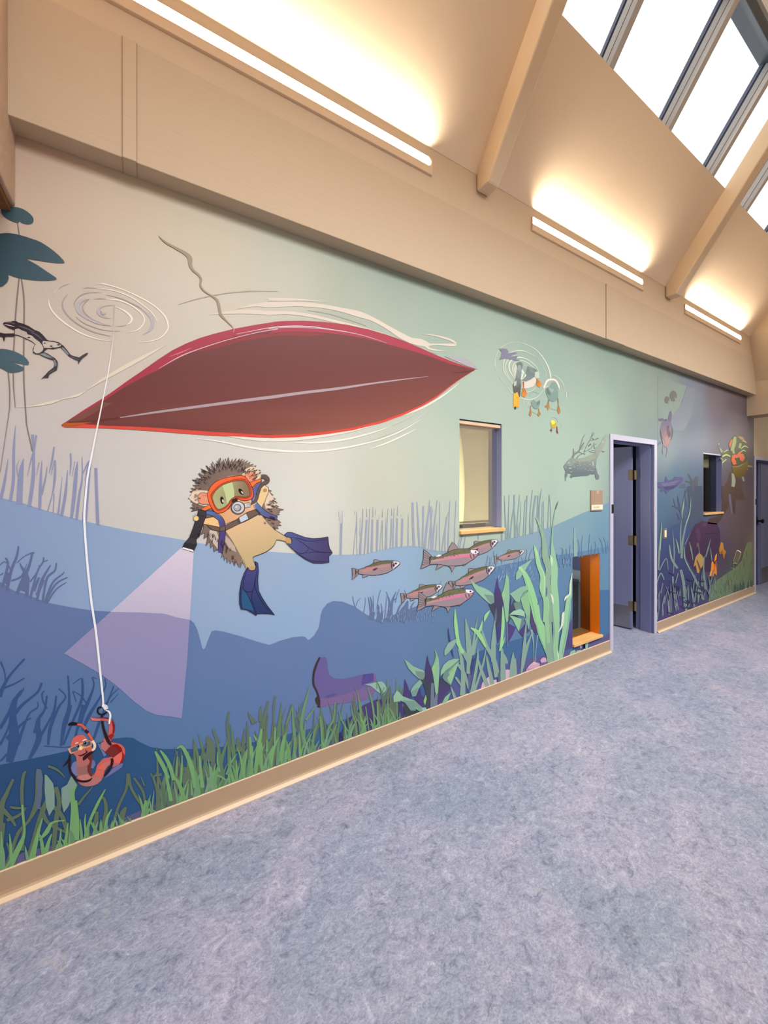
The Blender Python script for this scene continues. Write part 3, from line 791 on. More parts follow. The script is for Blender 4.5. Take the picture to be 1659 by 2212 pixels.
a.ss(H_, '''80,1450,60 120,1250,90 110,1050,60 140,900,30 190,830,16|110,1050,40 200,950,24 320,850,20 355,770,22|0,1160,30 80,1020,30 120,920,30 170,870,20 205,815,10|-5,890,40 30,800,30 90,700,20 210,565,18|20,820,20 120,780,14 210,730,12|45,750,10 40,680,12 5,590,18
|60,1250,40 200,1110,20 270,1070,8|150,1300,30 240,1050,16 320,980,12 320,930,8|250,1420,26 330,1250,50 320,1100,30 380,1000,20 400,880,16|330,1250,30 400,1130,20 460,1010,20 480,880,16|400,990,16 365,920,14 360,860,14 380,840,10|410,1300,20 430,1150,30 500,980,20 560,890,14 500,820,10
|520,1310,20 550,1120,40 590,960,24 580,710,14|540,1300,20 620,1100,20 700,900,24 700,730,18|640,1240,20 680,1100,26 740,960,30 800,800,14 785,725,12|620,780,6 690,730,10|700,1180,24 760,1050,30 850,900,16 900,800,12 895,735,12|800,1250,20 840,1130,26 900,980,16 970,800,12
|900,960,14 950,880,10 1010,820,8|940,940,10 1010,865,5|650,930,10 620,840,8|740,950,16 690,880,10 620,840,6|375,1310,8 560,1320,6 640,1300,4|0,1300,20 60,1180,16 90,1080,10|680,1120,40 720,960,50|560,1120,30 600,960,34|0,1440,14 60,1380,20|310,1200,60 330,1080,30|790,720,6 830,740,4''', (56, 86, 138))
tag(a.build('painted_water_bush'), 'dark blue branching water weed painted behind the hooked worm', 'painted weed', kind='stuff')
a = Art(0)
a.ss(Q_, '''160,1020,12 130,940,10 120,870,8|165,990,8 175,940,8 215,895,5|250,1080,10 270,960,8 268,890,6|340,1150,16 320,960,16 305,885,10|330,1130,26 350,980,26 330,880,10|370,1150,14 370,950,10 362,860,6|410,1030,10 430,880,9 455,800,7|420,1180,26 430,1010,26 410,970,8
|470,1190,20 470,1040,14 460,960,8|500,1180,12 520,960,10 525,870,6|540,1180,24 560,960,26 540,870,12 520,820,8|580,1160,30 590,950,30 640,820,8|600,920,20 650,900,10|630,950,12 650,860,9 680,790,7|620,1160,16 680,1000,20 740,930,12|640,1160,20 700,1040,20 760,970,14
|740,1180,40 760,1000,50 780,930,20|800,1160,30 820,1000,20 860,940,8|740,800,8 760,850,6|1140,870,6 1160,760,6 1175,690,5|880,1120,24 900,980,14|340,1150,70 360,1060,60|430,1180,70 440,1070,40|560,1170,90 570,1020,50|700,1180,110 760,1020,60|840,1150,60 850,1040,40''', (100, 118, 155))
a.ss(O_, '''60,960,10 80,850,8 85,830,5|100,970,14 110,880,8 100,850,5|160,840,8 155,770,5|560,900,10 580,790,8 570,745,5|590,950,10 620,810,8 650,745,5|540,950,10 510,850,6|740,950,12 745,800,10 765,720,5|860,880,8 870,720,5 880,680,4|960,930,12 965,800,8
|1030,880,24 1040,760,14 1010,730,5|1080,880,20 1090,770,10 1080,740,5|1120,880,14 1130,760,10 1140,690,5|1180,760,14 1175,620,6|1250,850,18 1250,700,10 1230,620,5|1290,850,16 1280,720,10 1295,570,4|1370,830,14 1375,680,8 1390,550,4|1400,830,10 1410,700,6
|1450,820,10 1460,700,6 1450,650,4|1500,820,10 1490,720,6|1560,800,14 1540,680,8 1505,600,4|1600,800,14 1590,680,6 1560,600,4|1620,760,8 1615,640,5|400,960,10 430,880,6|470,960,12 480,860,6|690,960,14 700,880,8|180,960,10 200,800,5''', (94, 122, 158))
rnd = random.Random(3)
for k in range(90):
    x, y = rnd.uniform(20, 700), rnd.uniform(880, 1180)
    if y > 900 + 0.9 * x + 160: continue
    h = rnd.uniform(25, 75)
    a.s(O_, '%f,%f,3 %f,%f,9 %f,%f,3' % (x, y, x + h * 0.15, y - h * .5, x + h * 0.3, y - h), (134, 156, 188))
for k in range(60):
    x, y = rnd.uniform(400, 1100), rnd.uniform(1040, 1210)
    h = rnd.uniform(20, 60)
    a.s(Q_, '%f,%f,3 %f,%f,8 %f,%f,3' % (x, y, x + 4, y - h * .5, x + 8, y - h), (132, 154, 186))
for k in range(40):
    x, y = rnd.uniform(930, 1160), rnd.uniform(850, 1000)
    h = rnd.uniform(25, 60)
    a.s(O_, '%f,%f,3 %f,%f,8 %f,%f,3' % (x, y, x + 4, y - h * .5, x + 10, y - h), (124, 150, 182))
tag(a.build('painted_water_bush'), 'slate blue scrubby water weed painted under and around the trout shoal', 'painted weed', kind='stuff')

# ---- lily pads with frog
PADC = (60, 84, 96)
def pad(name, label, d, cr, outline, col, stems=()):
    root = Art(d); root.p(cr, outline, col, 4)
    o = root.build(name)
    for sc, st in stems:
        b = Art(d - 1); b.s(sc, st, (126, 114, 112)); b.build('stem', o)
    return tag(o, label, 'painted lily pad', 'painted lily pads')
pad('painted_lily_pad', 'small painted lily pad half behind the rough header corner', 3, A_,
    '172,238 200,256 245,266 285,260 300,235 295,205 265,170 220,138 170,118 130,112 60,110 15,125 10,150 25,185 60,215 110,240 160,256 168,250', (62, 88, 98), [(A_, '155,240,10 163,300,10 173,362,10')])
pad('painted_lily_pad', 'largest painted lily pad cut by the left edge, with two notches', 3, A_,
    '0,350 100,348 200,370 280,395 360,425 440,475 510,530 560,580 577,605 565,615 480,612 380,598 300,586 240,577 330,630 420,690 480,730 505,750 495,765 420,772 320,770 200,755 120,735 75,720 78,750 60,790 30,815 0,828 -200,850 -330,700 -330,480 -180,380', ((52, 72, 84), (64, 92, 104), (50, 400), (400, 760)),
    [(A_, '172,745,11 150,950,12 136,1130,12 128,1300,12 120,1420,12'), (A_, '190,750,11 215,950,12 213,1300,12 213,1659,12 233,1990,11 240,2070,10 290,2300,9')])
pad('painted_lily_pad', 'lower painted lily pad under the frog with one notch', 4, B_,
    '0,705 100,712 220,742 320,785 410,845 460,905 470,935 455,963 400,962 290,942 185,917 280,960 370,1000 395,1025 380,1050 300,1080 210,1092 130,1085 80,1055 0,1015 -250,900 -300,800 -150,720', ((74, 100, 112), (66, 90, 102), (400, 800), (0, 1000)),
    [(B_, '130,1080,18 155,1350,18 155,1659,16 135,1810,12 0,2720,8'), (B_, '215,1080,18 222,1350,18 248,1659,10')])
a = Art(6)
FR = '45,290 75,270 180,262 210,250 260,252 300,275 390,300 470,335 560,395 640,425 700,480 760,550 800,572 870,575 960,600 1030,650 1090,720 1140,790 1160,808 1230,830 1290,845 1340,810 1400,775 1440,768 1415,805 1360,845 1320,885 1290,925 1278,960 1270,920 1270,900 1200,870 1120,825 1050,745 985,680 940,690 900,700 810,700 770,700 710,755 790,790 850,830 900,860 940,915 940,980 925,1050 860,1085 800,1125 785,1180 720,1175 665,1200 700,1165 745,1120 790,1070 870,1010 885,960 870,890 800,870 700,830 640,795 580,790 535,760 535,690 575,630 520,590 420,540 300,490 240,485 225,505 120,505 80,510 75,560 62,590 52,560 45,515 0,500 -60,510 -60,440 0,440 80,455 230,452 240,400 150,370 80,330'
a.p(B_, FR, ((48, 34, 44), (66, 62, 72), (300, 300), (1200, 1000)))
a.p(B_, '245,385 300,375 360,405 430,430 450,470 520,490 570,540 640,590 690,650 710,700 690,740 640,775 590,780 545,745 545,690 580,630 520,580 420,530 300,480 240,470', ((184, 170, 160), (196, 186, 176), (300, 400), (640, 700)))
a.p(B_, '700,575 800,585 900,600 1000,640 985,662 930,680 860,690 780,690 720,690 690,620', (198, 186, 176))
a.p(B_, '640,790 720,772 800,815 860,850 830,862 740,835', (132, 142, 142)).p(B_, '880,880 905,890 925,960 890,1000 880,950', (120, 128, 134)).p(B_, '1000,680 1040,690 1090,745 1125,800 1100,800 1040,735', (128, 138, 142))
a.s(B_, '72,308,4 130,318,14 238,345,6', (206, 196, 190)).s(B_, '80,280,4 180,280,16 240,300,6', (104, 96, 104))
for x, y, r in ((728, 612, 20), (834, 662, 24), (955, 640, 26), (860, 695, 30), (545, 700, 12), (550, 770, 14), (470, 520, 24), (420, 540, 16)): a.e(B_, x, y, r, r * .45, (60, 50, 54))
a.ss(B_, '300,330,6 420,370,20 560,430,10|480,420,6 600,480,22 690,560,8|800,840,6 860,860,14 880,900,6|910,960,10 930,990,12|780,1100,8 840,1070,16 900,1040,6|1150,830,6 1210,850,14 1280,880,6', (96, 90, 102))
tag(a.build('painted_frog'), 'painted spotted frog stretching its hind legs between the lily pads', 'painted frog')

# ---- ripple rings, fishing line
a = Art(1)
WH = (240, 230, 214); GY = (172, 161, 160)
a.ss(A_, '''435,935,4 445,1000,14 480,1060,14 540,1120,16 620,1180,14 720,1240,14 820,1280,10 920,1305,6 1010,1315,3|850,795,3 920,800,10 1020,825,10 1120,860,10 1240,915,12 1340,970,12 1420,1030,12 1480,1095,14 1505,1160,14 1500,1215,12 1450,1275,10 1370,1310,8 1250,1328,3
|865,845,3 960,850,8 1080,880,10 1200,935,10 1290,1000,10 1360,1060,8 1400,1120,8 1405,1150,3|950,938,4 1050,945,12 1150,980,12 1240,1040,12 1290,1100,12 1285,1160,10 1230,1215,10 1150,1233,3|1030,1005,4 1110,1040,14 1165,1085,20 1180,1120,20 1165,1150,14 1130,1168,3|485,880,3 510,855,5 530,845,2''', WH)
a.ss(A_, '''605,895,2 570,940,8 558,990,12 580,1050,12 640,1115,12 730,1180,12 850,1235,10 990,1270,4|910,880,2 800,880,6 720,905,8 670,960,8 665,1000,4|680,1095,3 740,1145,7 830,1185,7 930,1215,5 1080,1228,2|955,900,3 1080,930,8 1180,975,10 1250,1010,10
|740,840,2 800,835,4 870,842,2|840,938,2 900,933,5 950,938,2|530,845,2 560,820,4 620,800,2|1040,1180,2 1090,1180,4 1130,1168,2''', GY)
a.ss(A_, '790,935,5 730,955,25 695,1000,38 710,1050,38 770,1100,25 850,1145,16 950,1175,6|1010,990,4 930,1000,10 880,1030,25 890,1070,25 930,1100,10 1000,1108,2|1250,1010,8 1300,1050,14 1350,1095,30 1368,1150,35 1340,1215,20 1280,1255,4|905,1040,4 925,1070,16 950,1060,8 960,1050,3', (184, 178, 184))
a.ss(A_, '800,935,3 760,970,8 740,1010,9 760,1060,9 830,1120,9 920,1160,7 1000,1180,3|900,1040,3 905,1075,7 960,1108,4', GY)
tag(a.build('painted_ripples'), 'pale spiral water ripples painted where the fishing line enters', 'painted ripples')
a = Art(9)
a.s(C_, '487,590,4 488,640,5 487,720,5 480,830,6 463,950,7 440,1100,8 412,1240,9 382,1390,10 355,1520,11 328,1659,13', ((186, 172, 160), (240, 238, 234), (487, 600), (450, 1000)))
a.s(FULL, '199,979,3.9 189,1032,4.3 184.5,1080,4.6 182,1117,4.8 184.5,1165,4.9 189.3,1225,5 197.5,1300,5 207.6,1368,4.9 216.5,1452,4.7 222.3,1507,4.3 223,1524,4', (240, 242, 248))
tag(a.build('painted_fishing_line'), 'long thin white fishing line painted from the ripples down to the hook', 'painted line')

# ---- canoe
a = Art(1)
a.ss(D_, '''0,220,25 120,222,22 250,225,12 420,240,3|-230,290,3 -100,262,20 0,260,40 120,255,38 260,258,32 400,272,28 520,295,30 640,325,42 740,360,30 850,420,28 940,475,40 1020,515,40 1090,530,50 1150,548,26|-420,330,3 -200,310,30 0,318,28 150,318,24 300,338,22 450,372,20 600,408,18 780,455,10 900,490,3
|1130,548,26 1150,572,16 1200,585,10 1272,590,2|1140,548,20 1210,543,8 1270,546,16 1325,548,20 1342,540,14 1320,520,14 1270,500,14 1180,478,8 1100,470,2''', (212, 202, 188))
a.ss(D_, '-290,178,3 -150,160,5 0,162,4 70,163,1|-360,500,2 -380,505,1|280,300,3 420,320,9 560,360,9 700,410,3|1000,530,3 1100,580,8 1210,612,3', (172, 168, 156))
a.ss(C_, '945,590,2 1100,545,7 1280,510,7 1450,495,6 1659,495,2', (172, 166, 150))
a.ss(C_, '300,1195,5 420,1120,20 560,1040,28 700,965,24 800,910,12 860,875,2|-205,1325,3 -100,1318,8 0,1300,18 60,1285,18 110,1270,4|105,1270,4 180,1252,14 230,1238,18 280,1210,4', (222, 210, 192))
a.ss(D_, '''-400,1180,3 -200,1212,16 0,1228,26 200,1219,28 400,1194,28 600,1158,24 800,1098,22 950,1050,22 1100,998,14 1250,912,10 1365,822,3''', (226, 222, 210))
a.ss(D_, '185,1248,3 300,1250,12 450,1240,14 600,1215,12 750,1175,8 890,1130,2|-510,1220,4 -350,1240,10 -150,1280,14 0,1300,16 200,1312,16 400,1305,14 600,1275,12 800,1225,8 950,1165,8 1095,1080,2|725,1293,3 850,1250,10 980,1190,8 1055,1150,2', (238, 233, 222))
a.ss(D_, '720,1240,2 900,1170,8 1050,1090,10 1165,990,2|880,1130,2 960,1090,10 1060,1040,3', (196, 196, 186))
tag(a.build('painted_wake'), 'pale curling wake strokes painted around the red canoe', 'painted wake')

up = [q for q in P(C_, '110,1450 150,1425 270,1345 400,1265 480,1210 570,1145 680,1070 800,985 900,920 1000,870 1100,830 1200,800 1340,765 1500,735 1640,714')] + [q for q in P(D_, '0,385 120,376 250,374 400,383 560,402 720,437 850,475 960,515 1080,565 1200,620 1320,667 1420,703 1485,722')]
lo = P(D_, '1440,752 1380,790 1300,850 1200,930 1100,990 960,1055 800,1110 600,1160 400,1190 200,1210 0,1216') + P(C_, '1640,1545 1400,1537 1200,1530 1000,1516 800,1500 600,1486 400,1476 250,1472 130,1470 108,1458')
a = Art(3)
a.poly(up + lo, (164, 56, 74))
a.poly([q[:2] for q in P(D_, '1485,722 1440,752 1380,790 1300,850 1200,930 1100,990 960,1055 800,1110 600,1160 400,1190 200,1210 0,1216')] + [q[:2] for q in P(C_, '1640,1545 1400,1537 1200,1530 1000,1516 800,1500 600,1486 400,1476 250,1472 130,1470 108,1458 200,1445 400,1455 800,1470 1300,1500')] + P(D_, '0,1180 400,1150 800,1080 1200,900'), (212, 78, 66))
hull = a.build('painted_canoe')
tag(hull, 'large dark red canoe seen from below, painted across the mural', 'painted canoe')
a = Art(4)
iu = P(C_, '150,1436 400,1287 560,1182 700,1107 805,1057 900,1002 1000,947 1100,902 1200,867 1340,822 1500,787 1640,768') + P(D_, '0,462 120,452 250,450 400,460 560,478 700,502 850,541 1000,582 1150,627 1300,683 1440,717 1475,724')
il = P(D_, '1440,748 1380,785 1300,842 1200,917 1100,976 960,1038 800,1093 600,1141 400,1170 200,1190 0,1193') + P(C_, '1640,1525 1400,1513 1200,1503 1000,1488 800,1473 600,1463 430,1458 290,1446 200,1442')
yl, yh = 780.0, 960.0
def hullcol(p):
    # printed shading: darkest along the top of the hull, warmer brown toward the keel side
    t = max(0, min(1, (p[1] - 790) / 140)) * max(0.0, min(1, (p[0] - 380) / 260))
    return tuple(x + (y - x) * t for x, y in zip((108, 58, 57), (142, 88, 76)))
a.poly(iu + il, hullcol)
a.p(D_, '-540,600 -300,500 -100,475 0,460 250,450 430,470 300,485 100,480 0,490 -200,520 -400,580', (136, 54, 56))
a.p(C_, '150,1430 300,1345 400,1290 470,1298 370,1350 250,1420', (122, 76, 66))
a.build('hull_bottom', hull)
a = Art(5)
a.s(C_, '530,1400,6 800,1360,15 1100,1320,19 1400,1280,21 1659,1248,23', (170, 154, 160)).s(D_, '0,925,23 250,890,20 500,860,18 700,830,13 900,803,9 1145,773,2', (170, 154, 160))
a.s(C_, '150,1447,14 350,1425,18 525,1402,14', (102, 50, 44)).p(C_, '108,1452 135,1440 250,1436 330,1432 250,1452 150,1466', (176, 92, 38))
a.s(D_, '1325,748,6 1400,742,9 1475,730,3', (96, 48, 44))
a.build('keel_line', hull)
a = Art(5)
a.s(C_, '805,1050,2 950,967,7 1100,907,6 1300,843,5 1500,793,5 1659,765,6', (214, 180, 190)).s(D_, '0,433,6 120,422,7 300,425,7 450,439,7 600,462,6 720,492,5 850,535,2', (186, 160, 172))
a.s(D_, '-230,470,2 0,426,4 150,413,6 300,416,5 430,433,3 560,452,2', (236, 222, 226)).s(C_, '880,965,2 960,935,7 1040,900,2', (214, 120, 132))
a.build('rim_highlight', hull)
a = Art(4)
a.p(D_, '1260,628 1340,632 1430,655 1480,695 1502,722 1485,720 1420,698 1320,655', (168, 164, 170)); a.build('bow_shade', hull)
a = Art(6)
a.s(C_, '803,95,2 850,140,12 920,180,16 1000,225,24 1030,260,32 1032,300,26 1050,340,17 1090,375,15 1110,410,15 1105,450,13 1130,490,11 1190,530,10 1225,560,17 1240,610,19 1250,660,19 1290,705,10 1330,745,8', (154, 140, 118)).s(C_, '1330,742,7 1345,765,7 1342,790,3', (210, 150, 150))
tag(a.build('painted_mooring_rope'), 'wavy taupe rope painted trailing up from the canoe rim', 'painted rope')

# ---- torch beam
a = Art(2)
a.poly(P(FULL, '391.5,1183 418.6,1190 410,1338.7 385,1334.4 354.5,1325.6 304,1323 253,1322 239,1321.8'), lambda p: tuple(x + (y - x) * max(0, min(1, (p[1] - 1185) / 150)) for x, y in zip((216, 204, 222), (190, 184, 210))))
a.poly(P(FULL, '239,1321.8 253,1322 304,1323 354.5,1325.6 385,1334.4 410,1338.7 404,1430 392.4,1552') + P(H_, '1450,1057 1340,1045 1250,1010 1150,935 1000,800 860,695 700,605 548,520'), lambda p: tuple(x + (y - x) * max(0, min(1, (p[1] - 1330) / 220)) for x, y in zip((150, 146, 186), (144, 144, 190))))
tag(a.build('painted_light_beam'), 'pale lilac torch beam painted as a wedge pointing down left', 'painted beam')
# ---- hedgehog diver
a = Art(5)
HQ = '1165,405 1105,365 1140,350 1110,330 1150,305 1060,300 1085,235 1020,250 1045,215 985,230 1000,185 940,215 965,165 895,205 930,150 870,190 895,140 830,185 855,135 790,190 800,130 750,190 745,140 710,195 685,115 660,190 635,215 615,145 590,205 575,220 552,130 535,225 505,200 520,260 495,285 435,205 455,275 445,300 360,235 405,310 410,335 290,280 340,350 350,385 250,355 310,420 300,435 220,408 290,470 170,437 265,500 255,520 170,515 230,555 140,565 210,590 130,610 190,640 135,660 180,680 105,705 190,735 140,750 185,775 160,800 200,815 130,845 190,855 155,895 250,870 330,880 700,900 1000,760 1160,500'
QB = ((118, 99, 90), (140, 120, 108), (300, 300), (1100, 500))
RQ = '1200,560 1250,580 1305,600 1280,625 1330,660 1290,680 1365,715 1320,735 1390,770 1340,790 1410,825 1370,845 1480,868 1410,885 1425,905 1395,920 1425,940 1380,945 1385,1010 1440,1055 1395,1060 1450,1098 1385,1095 1405,1140 1350,1135 1365,1160 1290,1110 1150,990 1080,830'
LQ = '320,1075 330,1130 290,1230 345,1200 330,1285 390,1255 365,1385 420,1330 432,1420 470,1380 478,1475 515,1445 550,1450 600,1500 580,1560 620,1530 625,1600 660,1560 665,1635 700,1590 710,1650 745,1600 775,1680 800,1610 840,1700 858,1625 856,1715 885,1625 935,1690 930,1560 800,1420 720,1250 640,1150 560,1100 400,1080'
for q in (HQ, RQ, LQ):
    a.p(E_, q, QB); a.o(E_, q, 7, INK)
hog = a.build('painted_hedgehog')
tag(hog, 'painted hedgehog diver in an orange mask and blue flippers', 'painted hedgehog')
# quill shading
a = Art(6)
a.p(E_, '190,560 150,660 120,705 180,760 250,790 330,815 420,820 400,600 300,590', (226, 204, 180)).p(E_, '880,372 930,290 1000,255 1060,250 1130,320 1150,395 1100,480 960,430', (226, 202, 176))
a.p(E_, '395,600 440,520 560,430 700,385 860,375 900,400 640,480 470,640', (186, 160, 140))
a.p(E_, '1250,590 1330,700 1370,790 1300,860 1220,860 1200,760', (226, 206, 184)).p(E_, '420,1160 520,1180 560,1330 540,1440 470,1350 400,1250', (206, 190, 178)).p(E_, '645,1240 700,1290 780,1400 800,1480 700,1430 640,1330', (192, 174, 160))
rnd = random.Random(5)
def tuft(cr, cx, cy, ang, L, w):
    x2, y2 = cx + L * math.cos(ang), cy + L * math.sin(ang)
    px, py = -math.sin(ang) * w, math.cos(ang) * w
    a.s(cr, '%f,%f,4 %f,%f,6' % (cx + px, cy + py, x2, y2), INK, 1); a.s(cr, '%f,%f,6 %f,%f,4' % (x2, y2, cx - px, cy - py), INK, 1)
for t in range(34):
    th = -2.85 + t * 0.07
    for ring in (0, 1):
        r = rnd.uniform(300, 430)
        cx, cy = 690 + 1.15 * r * math.cos(th), 620 + 1.0 * r * math.sin(th)
        tuft(E_, cx, cy, th + rnd.uniform(-.2, .2), rnd.uniform(40, 80), rnd.uniform(9, 16))
for k in range(14): tuft(E_, rnd.uniform(1230, 1330), rnd.uniform(680, 900), rnd.uniform(-.2, .5), rnd.uniform(30, 60), 10)
for k in range(10): tuft(E_, rnd.uniform(1170, 1330), rnd.uniform(960, 1110), rnd.uniform(0.2, .7), rnd.uniform(30, 60), 10)
for k in range(22): 
    u = rnd.random(); tuft(E_, 400 + 430 * u + rnd.uniform(-30, 40), 1160 + 420 * u + rnd.uniform(-40, 40), rnd.uniform(1.3, 2.1), rnd.uniform(40, 70), 11)
for k in range(12): tuft(E_, rnd.uniform(200, 300), rnd.uniform(560, 860), rnd.uniform(2.7, 3.4), rnd.uniform(30, 60), 10)
a.build('quills', hog)
a = Art(7)
BEL = '640,1165 800,1095 960,1030 1100,965 1160,945 1250,1070 1340,1150 1500,1250 1570,1290 1590,1330 1560,1365 1500,1325 1375,1300 1330,1390 1230,1470 1140,1510 1040,1550 1055,1620 1080,1690 1090,1760 1050,1790 960,1770 920,1680 880,1560 800,1420 740,1310'
a.p(E_, BEL, ((222, 188, 146), (194, 174, 130), (900, 1050), (1080, 1600)))
a.ss(E_, '1375,1300,4 1345,1370,7 1300,1420,8 1230,1470,8 1140,1510,8 1040,1550,6 1050,1610,6 1075,1680,6|1335,1148,5 1420,1200,8 1500,1250,8|1375,1300,5 1440,1308,7 1510,1328,7|900,1580,4 940,1700,7 975,1760,7', INK)
a.build('belly', hog)
a = Art(7)
a.p(E_, '520,930 700,860 750,760 900,690 1010,720 1110,840 1130,880 960,930 800,1010 640,1075 580,1010', ((230, 184, 144), (218, 166, 120), (900, 760), (650, 1050))); a.build('face', hog)
a = Art(8)
a.p(E_, '640,1100 820,1000 950,910 1090,860 1140,915 985,1000 830,1075 650,1165', (112, 92, 82)).p(E_, '380,1095 560,1125 640,1100 650,1165 560,1178 450,1155', (112, 92, 82)).p(E_, '350,960 440,945 520,965 470,985 350,995', (112, 92, 82))
a.ss(E_, '640,1100,7 820,1000,7 950,910,7 1090,860,7|650,1168,7 830,1078,7 985,1003,7 1140,918,7|380,1100,6 450,1155,8 560,1178,8 650,1168,6|560,1122,6 640,1098,6|800,1010,6 845,1075,6|815,1000,6 860,1065,6', INK)
a.p(E_, '832,985 940,920 978,1002 865,1058', (198, 208, 218)).o(E_, '832,985 940,920 978,1002 865,1058', 9, INK)
a.build('harness', hog)
a = Art(8)
a.s(E_, '365,908,50 450,925,72 540,985,76 592,1060,78 603,1200,80 585,1350,84 572,1480,56', ((84, 122, 176), (82, 68, 128), (400, 900), (580, 1150)))
a.ss(E_, '365,885,6 460,892,8 560,940,8 630,1040,8 645,1200,8 625,1350,8 600,1495,6|380,930,5 450,960,7 520,1020,7 555,1090,8 560,1200,8 540,1350,8 540,1455,6', INK)
a.build('strap', hog); a = Art(8)
a.s(E_, '1085,785,66 1130,860,80 1220,930,76 1310,968,66 1388,992,62', ((92, 122, 172), (94, 92, 146), (1090, 800), (1250, 960)))
a.p(E_, '1045,560 1100,500 1160,470 1120,560 1065,680 1020,770 1005,720 1035,640', (94, 100, 152))
a.ss(E_, '1120,775,5 1170,840,8 1250,905,8 1385,962,6|1040,800,5 1090,890,8 1180,960,8 1300,1000,8 1385,1020,6', INK)
a.build('strap', hog)
a = Art(9)
a.p(E_, '1205,515 1265,555 1255,640 1225,700 1215,740 1165,835 1095,765 1120,680 1160,560', (230, 200, 148)).o(E_, '1205,515 1265,555 1255,640 1225,700 1215,740 1165,835 1095,765', 7, INK, False)
a.e(E_, 1210, 592, 30, 26, (176, 142, 110), -0.5)
a.build('arm', hog); a = Art(9)
a.p(E_, '330,998 470,972 540,1020 562,1120 420,1092 318,1075', (240, 194, 138)).o(E_, '330,998 470,972 540,1020 562,1120 420,1092 318,1075', 7, INK, False)
a.build('arm', hog)
a = Art(9)
a.p(E_, '930,400 940,345 990,320 1060,345 1088,400 1060,455 990,470', (226, 148, 116), 3).o(E_, '925,400 940,345 990,318 1060,343 1088,400 1060,455', 6, INK, False, 4).s(E_, '975,385,4 1000,405,5 985,430,4', INK)
a.build('ear', hog); a = Art(9); a.p(E_, '270,645 340,625 390,650 402,780 290,785 250,720', (226, 150, 120), 3).o(E_, '400,650 340,625 270,640 248,720 290,785 400,790', 6, INK, False, 4).s(E_, '310,672,4 350,668,5 385,675,4', INK)
a.build('ear', hog)
a = Art(10)
a.p(E_, '985,482 1060,455 1135,425 1162,460 1090,490 1030,545', (236, 118, 58)).o(E_, '985,482 1060,455 1135,425 1162,460 1090,490 1030,545', 6, INK).p(E_, '285,862 410,795 445,845 350,887', (236, 118, 58)).o(E_, '285,862 410,795 445,845 350,887', 6, INK)
MK = '383,640 430,540 520,460 640,413 780,388 900,383 960,440 1010,520 1042,620 1032,700 960,738 880,738 800,705 745,745 705,822 640,892 560,918 500,908 440,832 400,740'
a.p(E_, MK, ((238, 106, 56), (228, 96, 60), (500, 450), (900, 700)), 4).o(E_, MK, 8, (92, 28, 22), True, 4)
LN = '430,665 490,580 590,500 715,455 860,425 945,455 1000,545 1015,650 965,702 880,705 790,695 730,735 680,810 605,865 525,880 470,795'
a.p(E_, LN, (190, 80, 48), 4).o(E_, LN, 6, (120, 44, 30), True, 4)
m = a.build('diving_mask', hog)
a = Art(11)
LI = '455,690 500,605 600,520 720,476 850,447 930,472 978,550 995,650 957,685 880,688 790,680 720,722 670,800 600,848 535,860 485,790'
a.p(E_, LI, lambda p: (lambda t: tuple(x + (y - x) * t for x, y in zip((172, 176, 128), (134, 108, 86))))(max(0, min(1, (p[0] - 492) / 22))), 4)
a.p(E_, '600,522 740,472 770,600 770,690 720,722 672,795 640,650', (192, 206, 152)).o(E_, LI, 6, (84, 56, 42), True, 4)
a.e(E_, 596, 735, 27, 53, (34, 24, 26), -0.18).e(E_, 608, 745, 13, 26, (206, 206, 190), -0.18).e(E_, 868, 612, 28, 52, (34, 24, 26), -0.65).e(E_, 884, 622, 12, 24, (206, 190, 170), -0.65)
a.build('lens', m)
a = Art(11)
a.e(E_, 776, 742, 44, 30, (58, 38, 32), -0.15)
a.e(E_, 822, 842, 104, 96, INK).e(E_, 822, 842, 96, 88, (120, 114, 116)).e(E_, 826, 838, 84, 78, (206, 208, 212)).e(E_, 815, 842, 58, 54, (92, 90, 94)).e(E_, 812, 840, 46, 42, (172, 174, 178)).e(E_, 800, 830, 18, 14, (206, 208, 212))
a.p(E_, '912,778 990,763 1003,830 925,842', (206, 204, 202)).o(E_, '912,778 990,763 1003,830 925,842', 6, INK).ss(E_, '955,770,4 968,836,4|975,766,4 988,832,4', INK)
a.build('regulator', hog)
a = Art(9)
a.s(E_, '1160,392,40 1215,398,62 1250,450,58 1200,492,46 1135,560,38 1110,640,38 1080,730,36 1005,792,18', (102, 86, 84)); a.o(E_, '1150,372 1210,366 1265,405 1275,460 1240,500 1190,515 1150,570 1128,650 1095,745 1005,805', 6, INK, False, 4).o(E_, '1160,415 1200,425 1215,445 1180,470 1115,550 1090,640 1060,720 1005,780', 6, INK, False, 4)
a.build('air_hose', hog)
a = Art(10)
FL1 = '858,352 900,318 960,320 1050,355 1150,390 1250,405 1350,400 1460,380 1465,460 1480,540 1520,600 1470,650 1475,730 1380,742 1260,740 1150,690 1050,620 950,530 880,460 950,485 962,430 930,390 880,378'
a.p(F_, FL1, ((82, 92, 146), (74, 64, 104), (900, 400), (1450, 600))).o(F_, FL1, 8, (38, 34, 66)).ss(F_, '890,385,6 1000,395,5 1080,410,7 1160,435,7 1280,438,7 1440,408,4|1010,405,4 1100,460,7 1180,520,7 1300,580,7 1500,592,4|940,520,4 1010,580,7 1080,610,8 1140,600,7 1185,560,6 1180,520,4|1150,605,4 1250,590,6 1400,600,6 1500,598,4|1060,620,4 1180,690,7 1300,718,7 1470,715,4', (38, 34, 66))
a.p(F_, '880,385 930,395 955,430 945,475 890,470 870,420', (196, 156, 108))
a.build('flipper', hog)
a = Art(10)
FL2 = '450,720 490,740 500,850 490,980 500,1120 550,1220 620,1330 722,1458 640,1437 560,1435 482,1440 470,1465 420,1430 340,1385 280,1375 265,1382 240,1300 240,1150 270,980 310,870 355,795 372,840 410,852 455,835 468,780'
